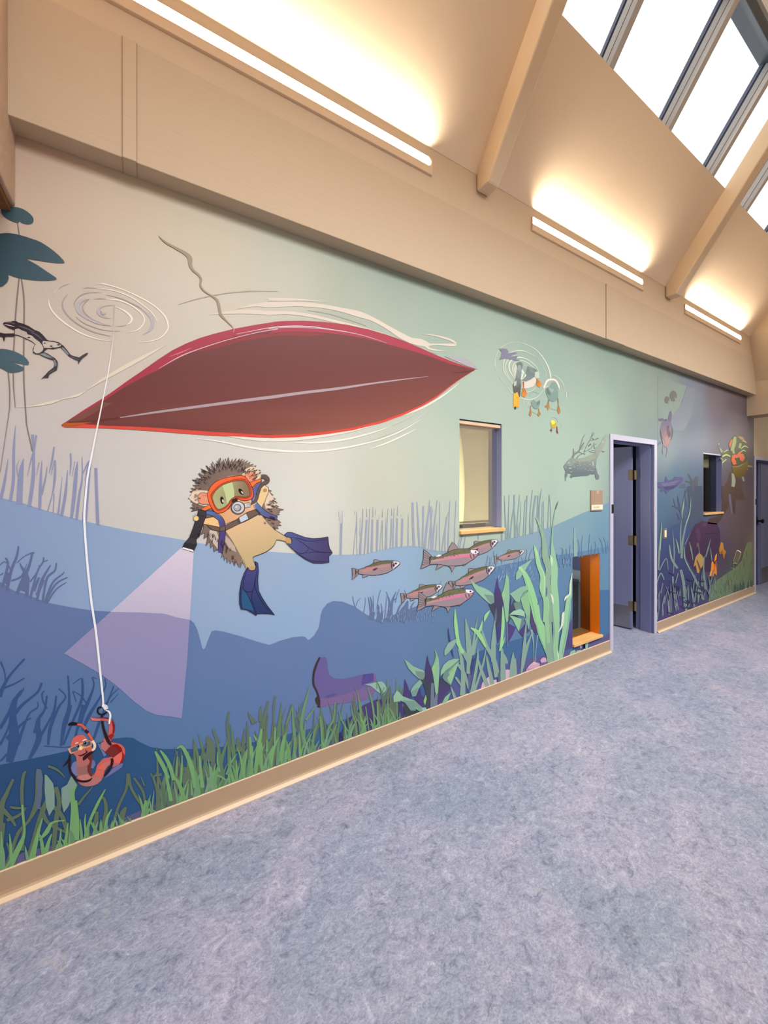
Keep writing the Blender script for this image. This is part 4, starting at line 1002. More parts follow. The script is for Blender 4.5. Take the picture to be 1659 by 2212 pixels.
a.p(F_, FL2, ((72, 72, 128), (46, 60, 106), (420, 850), (500, 1350))).p(F_, '290,1100 340,1160 390,1260 440,1400 340,1378 275,1370 262,1250 275,1120', (46, 90, 132))
a.o(F_, FL2, 9, (26, 26, 62)).ss(F_, '355,800,5 320,900,7 292,1000,7 290,1100,8 330,1135,8 380,1140,8 425,1120,8 450,1000,8 480,850,6|290,1100,6 350,1180,8 395,1280,8 440,1390,8 470,1460,5|425,1125,5 405,1200,8 420,1290,8 480,1440,6|460,960,5 455,1080,8 520,1230,8 600,1350,8 700,1450,4|262,1000,5 258,1150,7 262,1270,7 280,1372,4', (26, 26, 62))
a.p(F_, '375,800 400,780 455,790 450,830 410,845 378,832', (196, 160, 110))
a.build('flipper', hog)
# torch
a = Art(11)
TR = '258,868 370,893 372,950 322,1080 272,1250 225,1290 232,1370 185,1472 18,1420 55,1350 125,1270 180,1130 220,1000 243,930'
a.p(E_, TR, ((64, 60, 68), (46, 44, 50), (300, 900), (120, 1400))).o(E_, TR, 6, (30, 26, 30)).p(E_, '122,1275 225,1295 228,1365 60,1340', (66, 60, 62)).s(E_, '250,935,5 300,960,6 365,955,5', (34, 30, 34)).p(E_, '12,1424 190,1474 180,1446 40,1408', (240, 238, 244)).e(E_, 258, 1225, 16, 22, (30, 28, 32))
tr = a.build('painted_torch'); tag(tr, 'black diving torch painted in the hedgehog paw, shining down', 'painted torch')
a = Art(12); a.e(E_, 224, 992, 40, 40, (70, 56, 44)).e(E_, 225, 994, 35, 36, (242, 204, 144)).ss(E_, '190,962,4 170,962,6|212,940,4 205,925,6', INK); a.build('paw', hog)

# ---- worm on a hook
a = Art(5)
a.p(I_, '390,1230 450,1190 480,1300 470,1480 380,1400 355,1320', (120, 128, 176)).p(I_, '720,1150 790,1200 800,1260 760,1330 710,1320', (112, 120, 172)).p(I_, '890,1180 960,1130 1060,1140 1050,1190 920,1225', (106, 116, 170)).p(I_, '950,1510 1040,1410 1100,1330 1240,1240 1295,1230 1270,1310 1150,1390 1060,1450', (112, 118, 172)).p(I_, '880,890 930,1000 1000,1080 950,1120 900,1010 830,880', (110, 122, 172))
WB = ((220, 104, 94), (170, 118, 118), (500, 800), (560, 1450))
a.p(I_, '360,880 385,810 440,750 520,728 590,735 640,790 700,900 740,960 735,1030 710,1100 725,1200 710,1300 720,1390 770,1440 740,1500 650,1560 560,1560 500,1500 460,1400 460,1250 450,1120 400,1060 360,980', WB, 3)
a.s(I_, '470,1480,40 560,1560,130 680,1575,150 800,1530,160 870,1430,160 900,1300,150 990,1220,140 1120,1180,150 1220,1120,170 1230,1000,190 1140,960,190 1010,930,170 940,860,120', ((178, 118, 118), (214, 104, 96), (600, 1560), (950, 1250)), 6)
a.s(I_, '960,860,110 1040,790,110 1085,700,105 1090,600,105 1085,520,90 1040,465,60 940,445,56 800,448,44 700,412,10', (202, 100, 98), 6)
w = a.build('painted_worm'); tag(w, 'red painted earthworm wearing goggles, curled round the fish hook', 'painted worm')
a = Art(6)
a.p(I_, '470,1290 560,1300 680,1250 700,1350 640,1420 480,1440 462,1380', (160, 108, 106)).p(I_, '480,1470 640,1430 740,1480 640,1550 540,1550', (206, 134, 126)).p(I_, '760,1480 890,1470 910,1540 780,1620 640,1640 560,1600 640,1570', (190, 122, 120)).p(I_, '780,1420 830,1340 960,1380 900,1470 770,1470', (222, 108, 94)).p(I_, '840,1330 920,1240 1040,1200 1010,1300 960,1370', (232, 110, 96)).p(I_, '930,1250 1060,1190 1050,1250 990,1320', (200, 122, 116))
a.p(I_, '970,1030 1080,910 1200,900 1270,970 1270,1020 1120,1135 1050,1100', (122, 44, 42)).p(I_, '1080,905 1180,890 1265,960 1280,1010 1240,1060 1200,980', (140, 18, 20)).p(I_, '1110,1140 1230,1050 1280,1020 1315,1090 1290,1190 1200,1260 1110,1310 1100,1220', (236, 112, 100)).p(I_, '1270,1010 1320,1090 1300,1190 1220,1260 1270,1150 1275,1080', (158, 28, 34)).p(I_, '1110,1240 1200,1220 1210,1260 1100,1315', (186, 112, 112))
a.p(I_, '890,880 960,830 1060,920 970,1030 900,960', (190, 116, 116)).p(I_, '1010,740 1100,700 1130,730 1080,820', (154, 40, 40)).p(I_, '1100,440 1150,560 1140,680 1100,740 1110,600 1090,500', (136, 34, 36)).p(I_, '700,405 800,418 960,412 1030,420 1080,450 960,432 820,430', (110, 30, 34)).p(I_, '700,410 740,470 880,475 890,435 780,430', (232, 122, 118)).p(I_, '1040,560 1100,560 1100,680 1030,700', (216, 100, 90))
a.p(I_, '640,1120 740,1080 740,1180 720,1300 690,1330 650,1300 700,1200', (120, 52, 48)).p(I_, '650,1280 720,1290 715,1390 760,1440 720,1480 660,1400', (118, 50, 46))
a.build('segments', w)
a = Art(7)
a.ss(I_, '490,1085,10 530,1098,22 590,1075,26 640,1040,16 660,1010,8|570,1165,10 600,1130,50 660,1090,60 710,1050,50 775,1022,8|575,1180,20 620,1150,26 680,1100,10|620,990,8 640,1030,14 655,1050,8', (56, 20, 22)); a.build('mouth', w)
a = Art(8)
a.p(I_, '300,975 440,920 560,860 700,820 735,850 730,920 660,955 560,960 500,1010 360,1070 330,1040', (236, 160, 108)).p(I_, '345,970 440,930 500,950 480,1010 365,1045', (88, 100, 122)).p(I_, '540,905 620,860 700,830 718,900 640,935 580,930', (86, 92, 108)).p(I_, '480,990 530,910 570,930 640,950 560,980 520,1000', (240, 176, 110)).e(I_, 535, 965, 28, 34, (252, 226, 196))
a.e(I_, 480, 930, 36, 34, (120, 160, 170)).e(I_, 482, 928, 26, 28, (26, 26, 30)).e(I_, 612, 874, 40, 38, (120, 160, 170)).e(I_, 610, 872, 30, 30, (24, 24, 28)).e(I_, 600, 862, 8, 7, (220, 230, 235)).e(I_, 474, 920, 7, 6, (220, 230, 235))
a.ss(I_, '432,885,8 465,868,18 495,862,8|560,840,8 600,815,24 650,805,8', (250, 232, 220))
a.build('goggles', w)
a = Art(8)
a.s(I_, '310,550,20 350,528,50 410,525,58 475,528,40', (34, 22, 26)).s(I_, '470,540,34 540,545,40 600,595,44 650,670,44 700,750,44 750,830,40', (228, 96, 70)).s(I_, '610,640,54 670,690,54', (60, 22, 44), 1).s(I_, '745,830,44 785,900,48 775,970,44 735,1005,36', (244, 226, 206))
a.build('snorkel', w)
a = Art(9)
HK = (42, 24, 28)
a.s(I_, '920,480,40 940,600,46 985,740,56 1040,860,60 1080,905,40', HK).s(I_, '1085,1150,44 1100,1190,50 1080,1280,44 1010,1390,40 950,1460,20', HK).s(I_, '740,1500,14 680,1545,34 580,1560,38 460,1530,40 380,1440,42 335,1320,44 335,1180,42 340,1080,30', HK).p(I_, '340,1080 300,1170 200,1312 250,1270 310,1220 345,1200', HK)
a.o(I_, '915,222 850,245 838,310 870,350 930,362 985,330 1010,285', 30, (30, 24, 32), False, 4).s(I_, '915,350,36 918,410,36', HK)
tag(a.build('painted_fish_hook'), 'dark barbed fish hook painted through the red worm', 'painted hook')
a = Art(10)
a.s(I_, '925,0,26 935,160,30 915,225,14', (242, 242, 248)).ss(I_, '930,225,20 960,190,24 985,188,10|940,245,20 985,205,26 1010,205,10|950,262,20 1000,225,26 1025,230,10|960,278,20 1005,250,24 1030,255,10|985,285,20 1040,310,34 1065,370,36 1055,450,34 1040,530,20', (244, 244, 248)).ss(I_, '945,232,3 990,196,3|958,250,3 1008,214,3|965,268,3 1018,240,3', (170, 176, 196))
tag(a.build('painted_knot'), 'white knot and tag end of line painted on the hook eye', 'painted knot')

# ---- boot
a = Art(3)
a.p(M_, '375,205 430,205 450,240 455,330 480,410 530,445 620,452 740,430 860,395 970,385 1000,420 990,480 1000,560 960,640 860,690 740,705 560,730 365,768 345,640 330,560 315,530 300,450 310,350 340,260', ((106, 96, 156), (108, 100, 152), (400, 250), (600, 600)))
a.p(M_, '366,670 440,672 500,660 620,630 740,590 860,545 960,540 1000,560 960,640 860,690 740,705 560,730 370,768', (126, 104, 152)).p(M_, '850,400 970,385 970,470 880,505 830,522', (88, 78, 146)).p(M_, '970,386 1000,420 990,485 968,472', (128, 100, 152)).p(M_, '430,640 500,615 560,615 530,640 450,665', (92, 86, 146))
bt = a.build('painted_boot'); tag(bt, 'sunken purple boot painted lying on its back in the grass', 'painted boot')
a = Art(4)
a.s(M_, '368,206,18 325,300,26 298,400,24 297,510,20 330,580,20 352,650,22 358,700,30 356,768,30', (64, 50, 56)).p(M_, '345,635 315,670 318,700 335,735 370,740', (66, 52, 58)); a.build('sole', bt)

# ---- trout
def lerpmap(cr, T, N, t, n):
    """similarity sending crop points T,N (tail, nose) onto photo pixels t,n -> pseudo crop function"""
    T = (cr[0] + T[0] * cr[2], cr[1] + T[1] * cr[2]); N = (cr[0] + N[0] * cr[2], cr[1] + N[1] * cr[2])
    z = complex(n[0] - t[0], n[1] - t[1]) / complex(N[0] - T[0], N[1] - T[1])
    def f(p):
        q = complex(cr[0] + p[0] * cr[2] - T[0], cr[1] + p[1] * cr[2] - T[1]) * z
        return (q.real + t[0], q.imag + t[1]) + ((p[2] * cr[2] * abs(z),) if len(p) > 2 else ())
    return f
class Fish(Art):
    def __init__(self, d, f): super().__init__(d); self.fm = f
    def raw(self, s): return [self.fm(tuple(float(k) for k in t.split(','))) for t in s.split()]
    def fp(self, s, col, sm=0): self.poly([q[:2] for q in self.raw(s)], col, sm)
    def fs(self, s, col):
        for ln in s.split('|'): self.ribbon(self.raw(ln), col, 4)
    def fo(self, s, w, col, sm=0):
        pts = self.raw(s); pts = [tuple(list(p[:2])) for p in pts] + [pts[0][:2]]
        if sm: pts = catmull(pts[:-1], sm, True); pts.append(pts[0])
        k = abs(self.fm((0, 0, 1))[2])
        self.ribbon([(p[0], p[1], w * k) for p in pts], col, 1)
    def fe(self, cx, cy, rx, ry, col):
        self.poly([self.fm((cx + rx * math.cos(2 * PI * k / 16), cy + ry * math.sin(2 * PI * k / 16)))[:2] for k in range(16)], col)
FIN, OUT = (150, 136, 140), (58, 52, 62)
def big_trout(d, t, n, label):
    f = lerpmap(Q_, (945, 440), (1632, 350), t, n)
    a = Fish(d + 1, f)
    BODY = '1040,400 1090,408 1130,388 1180,380 1230,365 1290,332 1380,308 1480,306 1540,316 1600,325 1632,350 1620,375 1580,420 1530,450 1470,490 1380,508 1280,513 1200,500 1120,490 1060,495 1035,490'
    a.fp(BODY, (154, 138, 144)); a.fp('1040,400 1090,408 1180,382 1290,332 1380,309 1480,307 1535,318 1520,360 1380,372 1250,396 1150,425 1050,445', (112, 112, 84))
    a.fp('1060,450 1150,425 1250,400 1380,375 1515,362 1508,400 1380,418 1250,435 1150,450 1060,465', (190, 150, 152)); a.fp('1120,430 1250,405 1380,382 1510,370 1505,402 1380,418 1250,430 1150,438', (214, 124, 156))
    a.fo(BODY, 6, OUT, 2)
    rr = random.Random(9)
    for k in range(40):
        s = rr.uniform(1090, 1500); top = 400 - (s - 1040) * .19
        a.fe(s, top + rr.uniform(10, 50), 5, 4, (84, 84, 66))
    body = a.build('painted_trout'); tag(body, label, 'painted trout', 'painted trout shoal')
    a = Fish(d + 2, f)
    a.fp('1530,317 1600,325 1632,350 1600,364 1560,366 1535,350', (232, 230, 238)); a.fs('1510,375,9 1515,410,10 1535,440,6|1545,365,9 1550,395,10 1560,425,5|1575,365,8 1590,385,9 1605,375,4', (222, 124, 152)); a.fs('1525,372,5 1530,405,6 1550,430,4|1558,368,6 1572,400,8 1560,415,4|1600,375,3 1618,358,6 1630,350,3', OUT); a.fe(1588, 346, 11, 10, (60, 54, 62)); a.fp('1108,396 1150,376 1182,377 1185,388 1140,402', (236, 232, 240))
    a.build('head', body)
    for s in ('1255,350 1270,300 1310,225 1350,260 1388,312 1310,325', '1140,488 1218,505 1160,535 1112,562', '1258,508 1348,508 1305,588 1292,535', '1430,500 1530,450 1450,512'):
        a = Fish(d, f); a.fp(s, FIN); a.fo(s, 6, OUT); a.build('fin', body)
    a = Fish(d + 2, f)
    TL = '970,315 1000,335 1060,388 1045,440 1038,500 980,530 932,545 950,490 965,430'
    a.fp(TL, FIN); a.fo(TL, 6, OUT)
    for y1, y2 in ((345, 405), (375, 420), (405, 435), (440, 450), (470, 462), (500, 475)): a.fs('%d,%d,4 1040,%d,4' % (975 - (y1 - 345) * .15, y1, y2), OUT)
    a.fs('1062,392,8 1040,420,16 1045,460,14 1036,495,8', (70, 56, 52))
    a.build('tail_fin', body)
def small_trout(d, t, n, label):
    f = lerpmap(S_, (245, 1190), (852, 1045), t, n)
    a = Fish(d + 1, f)
    BODY = '318,1128 395,1105 410,1090 450,1080 520,1045 620,1018 720,1013 780,1017 830,1024 853,1045 845,1065 800,1105 760,1130 700,1165 670,1176 600,1191 520,1201 430,1196 330,1182 308,1150'
    a.fp(BODY, (156, 138, 142)); a.fp('330,1125 395,1105 450,1080 520,1045 620,1018 720,1014 775,1018 735,1050 640,1058 520,1085 430,1108', (108, 106, 78)); a.fp('360,1140 430,1100 560,1085 700,1058 740,1060 735,1080 600,1105 520,1130 430,1160 380,1165', (186, 136, 136)); a.fp('500,1130 540,1108 575,1106 545,1132 515,1144', (82, 50, 72))
    a.fo(BODY, 6, OUT, 2)
    body = a.build('painted_trout'); tag(body, label, 'painted trout', 'painted trout shoal')
    a = Fish(d + 2, f)
    a.fp('768,1020 830,1025 852,1045 843,1062 790,1108 762,1125 785,1060', (218, 216, 218)); a.fs('752,1030,8 742,1075,12 752,1122,6|780,1110,5 820,1085,8 850,1052,5', OUT); a.fe(800, 1050, 15, 14, (70, 64, 72)); a.fe(772, 1072, 16, 20, (84, 60, 78))
    a.build('head', body)
    for s in ('512,1062 520,1000 545,997 622,1020 560,1040', '375,1186 462,1190 430,1217 373,1234', '655,1168 740,1122 700,1165 668,1178'):
        a = Fish(d, f); a.fp(s, FIN); a.fo(s, 6, OUT); a.build('fin', body)
    a = Fish(d + 2, f)
    TL = '238,1110 290,1118 328,1136 318,1188 280,1225 238,1263 246,1200'
    a.fp(TL, FIN); a.fo(TL, 6, OUT); a.fs('280,1125,6 290,1160,22 280,1205,6|325,1130,6 312,1160,12 322,1185,6', (84, 68, 64))
    a.build('tail_fin', body)
small_trout(4, (987, 1205), (1075.5, 1168.5), 'painted trout behind the upper pink striped trout, under the canoe window')
big_trout(7, (910.9, 1209.6), (1035.1, 1193.3), 'upper large painted trout with a pink stripe, just below the upright window')
small_trout(4, (761.4, 1240.9), (863.8, 1216.4), 'lone painted trout trailing furthest from the others')
small_trout(4, (1068.8, 1210), (1132.8, 1190.6), 'smallest painted trout, nearest the tall green seaweed')
small_trout(4, (972, 1269), (1068.8, 1225.6), 'painted trout with its nose above the broad leaves, tail over the lowest trout')
small_trout(4, (867, 1293.5), (955.8, 1266.2), 'painted trout whose belly is crossed by the lowest trout tail')
big_trout(7, (901.4, 1301), (1024.4, 1278), 'lowest large painted trout with a pink stripe, above the grassy blades')
# ---- plants along the floor
def base_y(u):
    pts = [(-60, 1912), (0, 1889), (300, 1773.6), (640, 1643.4), (865, 1558.4), (1040, 1491.7), (1160, 1445.4), (1316, 1386)]
    for (a, ya), (b, yb) in zip(pts[:-1], pts[1:]):
        if u <= b: return ya + (yb - ya) * (u - a) / (b - a)
    return pts[-1][1]
G1, G2, G3, G4 = (112, 160, 108), (98, 130, 100), (98, 116, 94), (140, 184, 150)
a = Art(2)
a.p(M_, '560,1190 600,1060 650,930 760,830 860,740 950,700 1000,680 1150,670 1230,700 1300,790 1330,900 1100,1040 800,1160', (72, 64, 112)).p(M_, '860,745 950,700 1000,690 990,830 900,900 800,860', (80, 66, 120)).p(M_, '600,1060 650,930 720,890 760,1000 700,1120 600,1180', (66, 62, 106)).p(M_, '560,1180 575,1060 600,1040 640,1150', (50, 54, 96))
tag(a.build('painted_boulder'), 'dark purple rock painted low in the grass right of the boot', 'painted rock')

a = Art(6)
a.p(M_, '868,508 930,500 1000,485 1060,478 1100,515 1114,560 1080,606 1030,606 980,560 930,525', (146, 186, 168), 2)
tag(a.build('painted_leaf'), 'single pale green leaf painted over the cuff of the sunken boot', 'painted leaf')
rnd = random.Random(21)
a = Art(6, step=0.000006)
def hgt(u):
    prof = [(-60, 190), (0, 190), (80, 195), (170, 180), (230, 130), (300, 110), (340, 165), (420, 150), (470, 150), (560, 160), (610, 165), (680, 120), (760, 110), (830, 120), (880, 90)]
    for (p, h), (q, g) in zip(prof[:-1], prof[1:]):
        if u <= q: return h + (g - h) * (u - p) / (q - p)
    return 90
def blade(u, h, w, lean, col):
    y = base_y(u) + 10
    a.ribbon([(u, y, w), (u + lean * .25 + rnd.uniform(-2, 2), y - h * .4, w * .95), (u + lean * .6, y - h * .75, w * .7), (u + lean, y - h, w * .12)], col, 4)
for k in range(95):
    u = rnd.uniform(330, 872); h = hgt(u) * rnd.uniform(.45, .98); s = 1.15 if u < 230 else .85 if u < 640 else .7
    blade(u, h, rnd.uniform(5, 12) * s, rnd.uniform(-28, 34), rnd.choice([G3, G2, (92, 116, 106), (106, 118, 96)]))
# traced blades at the near end
a.ss(J_, '''-20,1390,60 10,800,50 60,640,36 120,510,22|200,1150,30 210,900,26 195,640,32 210,480,28 235,440,16|60,1300,40 160,1000,30 260,880,26 340,700,60 345,520,56 345,420,40|240,1300,50 290,1100,40 380,800,44 480,600,40|470,1300,30 500,900,44 530,720,40 500,580,40
|640,1180,40 560,850,40 420,720,30|370,760,36 430,900,34 600,990,20|0,760,50 90,850,34 140,930,24|60,880,30 160,840,26 230,780,12|900,990,30 950,800,34 930,680,24 890,700,16|1000,960,24 1060,760,24 1130,600,22 1150,460,36
|1150,470,30 1180,600,26 1290,760,26 1400,810,10|1200,500,20 1280,620,24 1300,740,16|1080,950,36 1100,820,50 1130,760,20|1400,830,24 1410,640,24 1380,520,22 1350,460,14|1480,760,20 1450,580,22 1400,450,16
|850,1030,24 860,900,40 870,800,30|-10,1150,70 20,900,60|120,1300,70 100,1180,40 60,1080,16|430,395,22 500,420,22 560,470,14 580,500,6|700,740,24 760,660,20 830,580,8|90,760,18 150,770,24 240,770,8''', G3)
a.p(J_, '400,470 420,475 475,545 490,640 490,760 440,840 415,760 400,620', (132, 162, 152)).p(J_, '550,590 600,560 640,480 690,560 660,640 610,760 570,810 552,720', (132, 160, 150)).p(J_, '330,415 370,430 385,500 372,640 360,780 320,780 335,600', (96, 112, 140))
# bright front blades
a.ss(J_, '''640,1100,60 660,800,50 650,640,36 690,560,10|690,1060,40 690,880,40 680,700,20|0,1380,60 15,1150,30 10,980,10|60,1340,60 180,1100,44 220,980,20 205,830,24 200,740,14|280,1250,60 340,1000,30 380,860,10|100,1250,30 95,1100,22 85,1000,8|350,1060,10 420,980,40 470,900,20 580,880,8|760,1060,36 800,900,26 880,720,26 945,600,8
|770,1040,20 760,900,16 768,820,6|940,980,30 960,860,24 1000,780,10|1270,870,30 1290,780,30 1310,700,20|1300,860,24 1340,780,20 1400,810,10|1010,960,24 1020,900,16 1040,860,6|520,1150,30 540,1040,20 545,960,8|580,1110,30 600,980,20 610,900,8|400,1200,50 440,1060,26 465,1000,8''', (122, 172, 114))
a.ss(K_, '''310,1080,34 260,960,44 200,850,38 170,795,16|370,1100,40 330,960,40 280,860,38 225,785,16|340,1320,40 310,1160,34 290,1060,24|600,1180,50 560,980,50 510,840,44 450,745,30 400,770,8|440,1150,22 450,1000,20 458,840,6|395,1060,16 400,940,14 405,850,5|470,1320,20 420,1140,30 370,1060,20|670,1180,40 650,980,30 640,840,10
|720,1100,30 830,1050,22 960,1130,10|850,1010,20 830,900,18 830,800,8|950,1120,30 960,960,24 970,860,8|920,1040,16 980,900,14 1035,820,5|1030,1100,26 1030,980,20 1028,890,8|1190,1060,40 1185,860,36 1170,640,18|1230,1000,40 1260,760,44 1290,580,26 1302,480,5|1290,960,34 1290,820,30 1290,700,18|1200,860,20 1195,740,14|1240,680,24 1210,620,12
|1380,1000,44 1400,820,50 1440,720,24 1480,640,8|1350,800,20 1350,720,16 1350,670,6|1430,720,16 1435,620,20 1435,540,12|1490,900,30 1510,740,30 1545,590,8|1530,920,24 1560,790,24 1600,690,8|1380,1020,20 1385,920,14 1390,830,6|1640,860,24 1640,720,18 1632,480,5|780,1180,100 770,1080,50 760,960,12|500,1300,24 515,1200,16 520,1130,6|560,1260,20 555,1160,14 550,1090,5''', (120, 172, 114))
a.ss(K_, '''1160,1060,16 1150,760,26 1145,560,20 1140,480,6|1300,560,40 1330,420,34 1365,260,18|1290,480,50 1280,400,30 1280,340,14|1220,500,60 1180,440,30 1150,380,8|1425,540,10 1420,360,22 1440,210,16|1530,620,16 1570,460,26 1610,300,8|1620,300,10 1640,520,18|940,680,10 930,520,22 950,380,18|1050,800,70 1050,700,40 1040,650,16
|1180,900,14 1100,800,40 1040,720,20|740,900,120 760,760,90 720,640,30|850,700,20 800,620,26 780,560,14|580,860,16 580,760,14 570,700,8|500,1130,90 510,1020,60 480,960,20|180,1150,16 160,1060,20 240,1040,30|60,1160,20 20,1060,8''', (100, 120, 100))
a.ss(M_, '''200,1180,40 160,960,36 200,740,30 260,520,8|190,1220,30 195,1050,20 205,920,8|210,910,26 270,830,18 330,740,8|70,1350,30 90,1150,34 70,960,26 60,720,6|-10,960,10 30,860,14 60,760,6|250,1290,24 255,1150,14 255,1040,5|270,1280,24 300,1080,22 340,940,8|400,1250,30 390,1050,30 370,870,24 345,900,10|440,1180,26 460,1020,24 520,900,20 540,710,14
|430,1230,30 500,1080,30 560,950,10|640,1150,14 640,1020,10 640,900,5|740,1120,20 650,980,18 600,880,16 580,810,6|780,1110,16 770,960,16 735,850,18 715,740,6|860,1080,24 830,900,24 820,760,26 790,620,10 760,550,5|870,1070,16 800,930,14 750,840,6|920,1060,16 900,900,16 880,760,12|980,1030,26 975,880,22 950,700,22 900,540,6|1030,1010,36 1020,850,30 1010,700,16|1090,980,20 1060,860,18 1040,840,6
|1100,980,16 1105,850,16 1110,720,5|1150,960,30 1130,800,26 1130,640,5|1220,930,26 1180,830,24 1130,760,10|1240,920,14 1235,800,14 1230,700,8|1215,700,16 1230,560,14 1225,440,4|1080,640,12 1120,560,12 1120,450,5|560,1190,20 540,1100,14 530,1040,5|660,1160,16 690,1040,14 720,900,5|1060,620,10 1090,540,8|1200,640,16 1240,580,12 1275,520,4|1010,560,12 1000,480,5''', (110, 150, 108))
for k in range(120):
    u = rnd.uniform(-50, 868); h = hgt(u) * (rnd.uniform(.12, .36) if u < 300 else rnd.uniform(.2, .55)); s = 1.1 if u < 230 else .85 if u < 640 else .7
    blade(u, h, rnd.uniform(4, 9) * s, rnd.uniform(-18, 22), rnd.choice([G1, (118, 168, 110), (106, 150, 116), (120, 160, 130)]))
tag(a.build('painted_grass'), 'green lake grass painted along the baseboard from the near end to the boot', 'painted grass', kind='stuff')

# broad leaf plant nearest the boot
def plant(name, label, d, parts, cat='painted water plant', group=None):
    root = None
    for nm, fn in parts:
        b = Art(d); fn(b); o = b.build(nm if root else name, root)
        if root is None: root = o
        d += 0.4 if nm == 'leaf' else 1
    return tag(root, label, cat, group)
def pl1_base(b):
    b.p(N_, '270,1150 330,1135 390,1190 400,1480 370,1560 330,1540 330,1300 300,1200', (64, 72, 86)).p(N_, '500,1120 560,1180 640,1240 560,1340 500,1430 440,1500 440,1300 480,1180', ((66, 70, 88), (80, 66, 122), (500, 1150), (560, 1340)))
    b.p(N_, '350,858 372,950 410,1040 425,1180 380,1200 325,1190 318,1080 335,960', ((76, 62, 118), (66, 66, 92), (370, 900), (340, 1190))).s(N_, '410,1190,30 410,1320,40 415,1520,60', (112, 128, 144)).s(N_, '465,1290,26 450,1420,40 455,1500,44', (112, 128, 144))
PL1 = [
 [('75,908 110,930 180,990 250,1020 300,1038 320,1060 318,1110 300,1152 250,1140 180,1080 120,1010', (140, 184, 158)), ('205,1045 250,1050 320,1062 315,1110 302,1152 265,1148 215,1095', (122, 146, 140))],
 [('440,778 465,850 484,900 492,1000 490,1100 478,1300 460,1332 442,1300 430,1180 415,1080 400,1020 430,950 450,880', (140, 188, 152)), ('400,1020 432,955 450,1000 432,1090 418,1080', (146, 196, 132)), ('450,860 470,890 455,960 432,955', (140, 184, 130))],
 [('735,905 700,940 640,990 580,1035 545,1070 505,1110 512,1040 545,975 600,925 670,902', (146, 190, 160))],
 [('545,1070 640,990 720,930 660,1030 600,1120 632,1222 590,1190 550,1160 528,1125', (112, 146, 138)), ('730,932 690,1040 665,1120 632,1210 600,1170 588,1130 620,1085 605,1060 680,980', (146, 196, 150)), ('605,1060 680,985 650,1050 610,1090', (136, 184, 124))],
 [('148,1290 180,1230 262,1148 292,1190 245,1260 212,1350 170,1355', (138, 180, 160)), ('150,1300 240,1240 212,1350 172,1355', (122, 156, 146))],
 [('0,1290 60,1350 150,1385 200,1400 280,1480 342,1512 260,1530 180,1480 100,1430 20,1400', (140, 184, 158)), ('60,1400 200,1405 210,1520 150,1520 100,1450', (122, 156, 146)), ('190,1400 300,1490 345,1520 280,1540 210,1480', (122, 160, 142)), ('280,1490 330,1480 345,1520 300,1540', (150, 196, 172)), ('-55,1420 -55,1350 -20,1285 0,1290 60,1360 20,1410', (150, 190, 164))],
 [('330,1328 342,1380 322,1462 303,1410', (146, 196, 112))],
 [('520,1445 560,1360 632,1298 602,1380 580,1425 530,1470', (140, 190, 146))]]
def pl1_low(b):
    b.p(N_, '60,1430 180,1500 250,1530 340,1520 330,1580 200,1620 90,1630', (60, 70, 78)).p(N_, '0,1420 50,1420 60,1500 40,1620 0,1640', (70, 64, 116)).p(N_, '240,1260 265,1250 280,1360 240,1440 200,1380', (70, 66, 124)).p(N_, '200,1380 260,1340 330,1360 320,1500 240,1460', (72, 66, 122)).p(N_, '80,1142 120,1240 150,1350 150,1420 62,1400 62,1368', (78, 64, 120))
def leafer(polys, cr):
    def fn(b):
        for q, col in polys: b.p(cr, q, col)
    return fn
plant('painted_water_plant', 'broad leaved water plant with dark purple spike, painted just right of the grass', 9, [('base', pl1_base), ('base', pl1_low)] + [('leaf', leafer(q, N_)) for q in PL1], group='broad leaved painted plants')

def pl2_base(b):
    b.p(P_, '90,505 160,490 200,600 270,560 262,800 215,1000 190,820 170,680', (66, 72, 88)).p(P_, '205,163 222,280 260,370 282,440 270,552 200,640 165,560 160,400 185,260', ((82, 66, 124), (66, 66, 92), (230, 300), (190, 560)))
    b.p(P_, '190,800 240,700 250,900 210,1020', (74, 70, 124)).p(P_, '340,750 440,800 400,900 340,1000 330,870', (80, 66, 126)).p(P_, '345,620 420,440 480,470 400,640 340,760', (68, 76, 92)).p(P_, '375,400 385,440 370,620 345,640', (68, 70, 96)).p(P_, '640,560 686,600 682,740 722,800 702,900 650,820 618,700', (82, 70, 112)).p(P_, '480,860 560,760 620,840 560,900 530,930', (76, 66, 118)).s(P_, '325,720,18 330,900,16 332,1050,10', (112, 128, 148)).s(P_, '190,560,10 180,700,30 170,760,10', (100, 110, 130))
    b.s(P_, '640,830,30 665,1000,12 672,1240,8|'.rstrip('|'), (140, 170, 170)).s(P_, '720,900,14 700,1060,8 685,1240,8', (150, 180, 176))
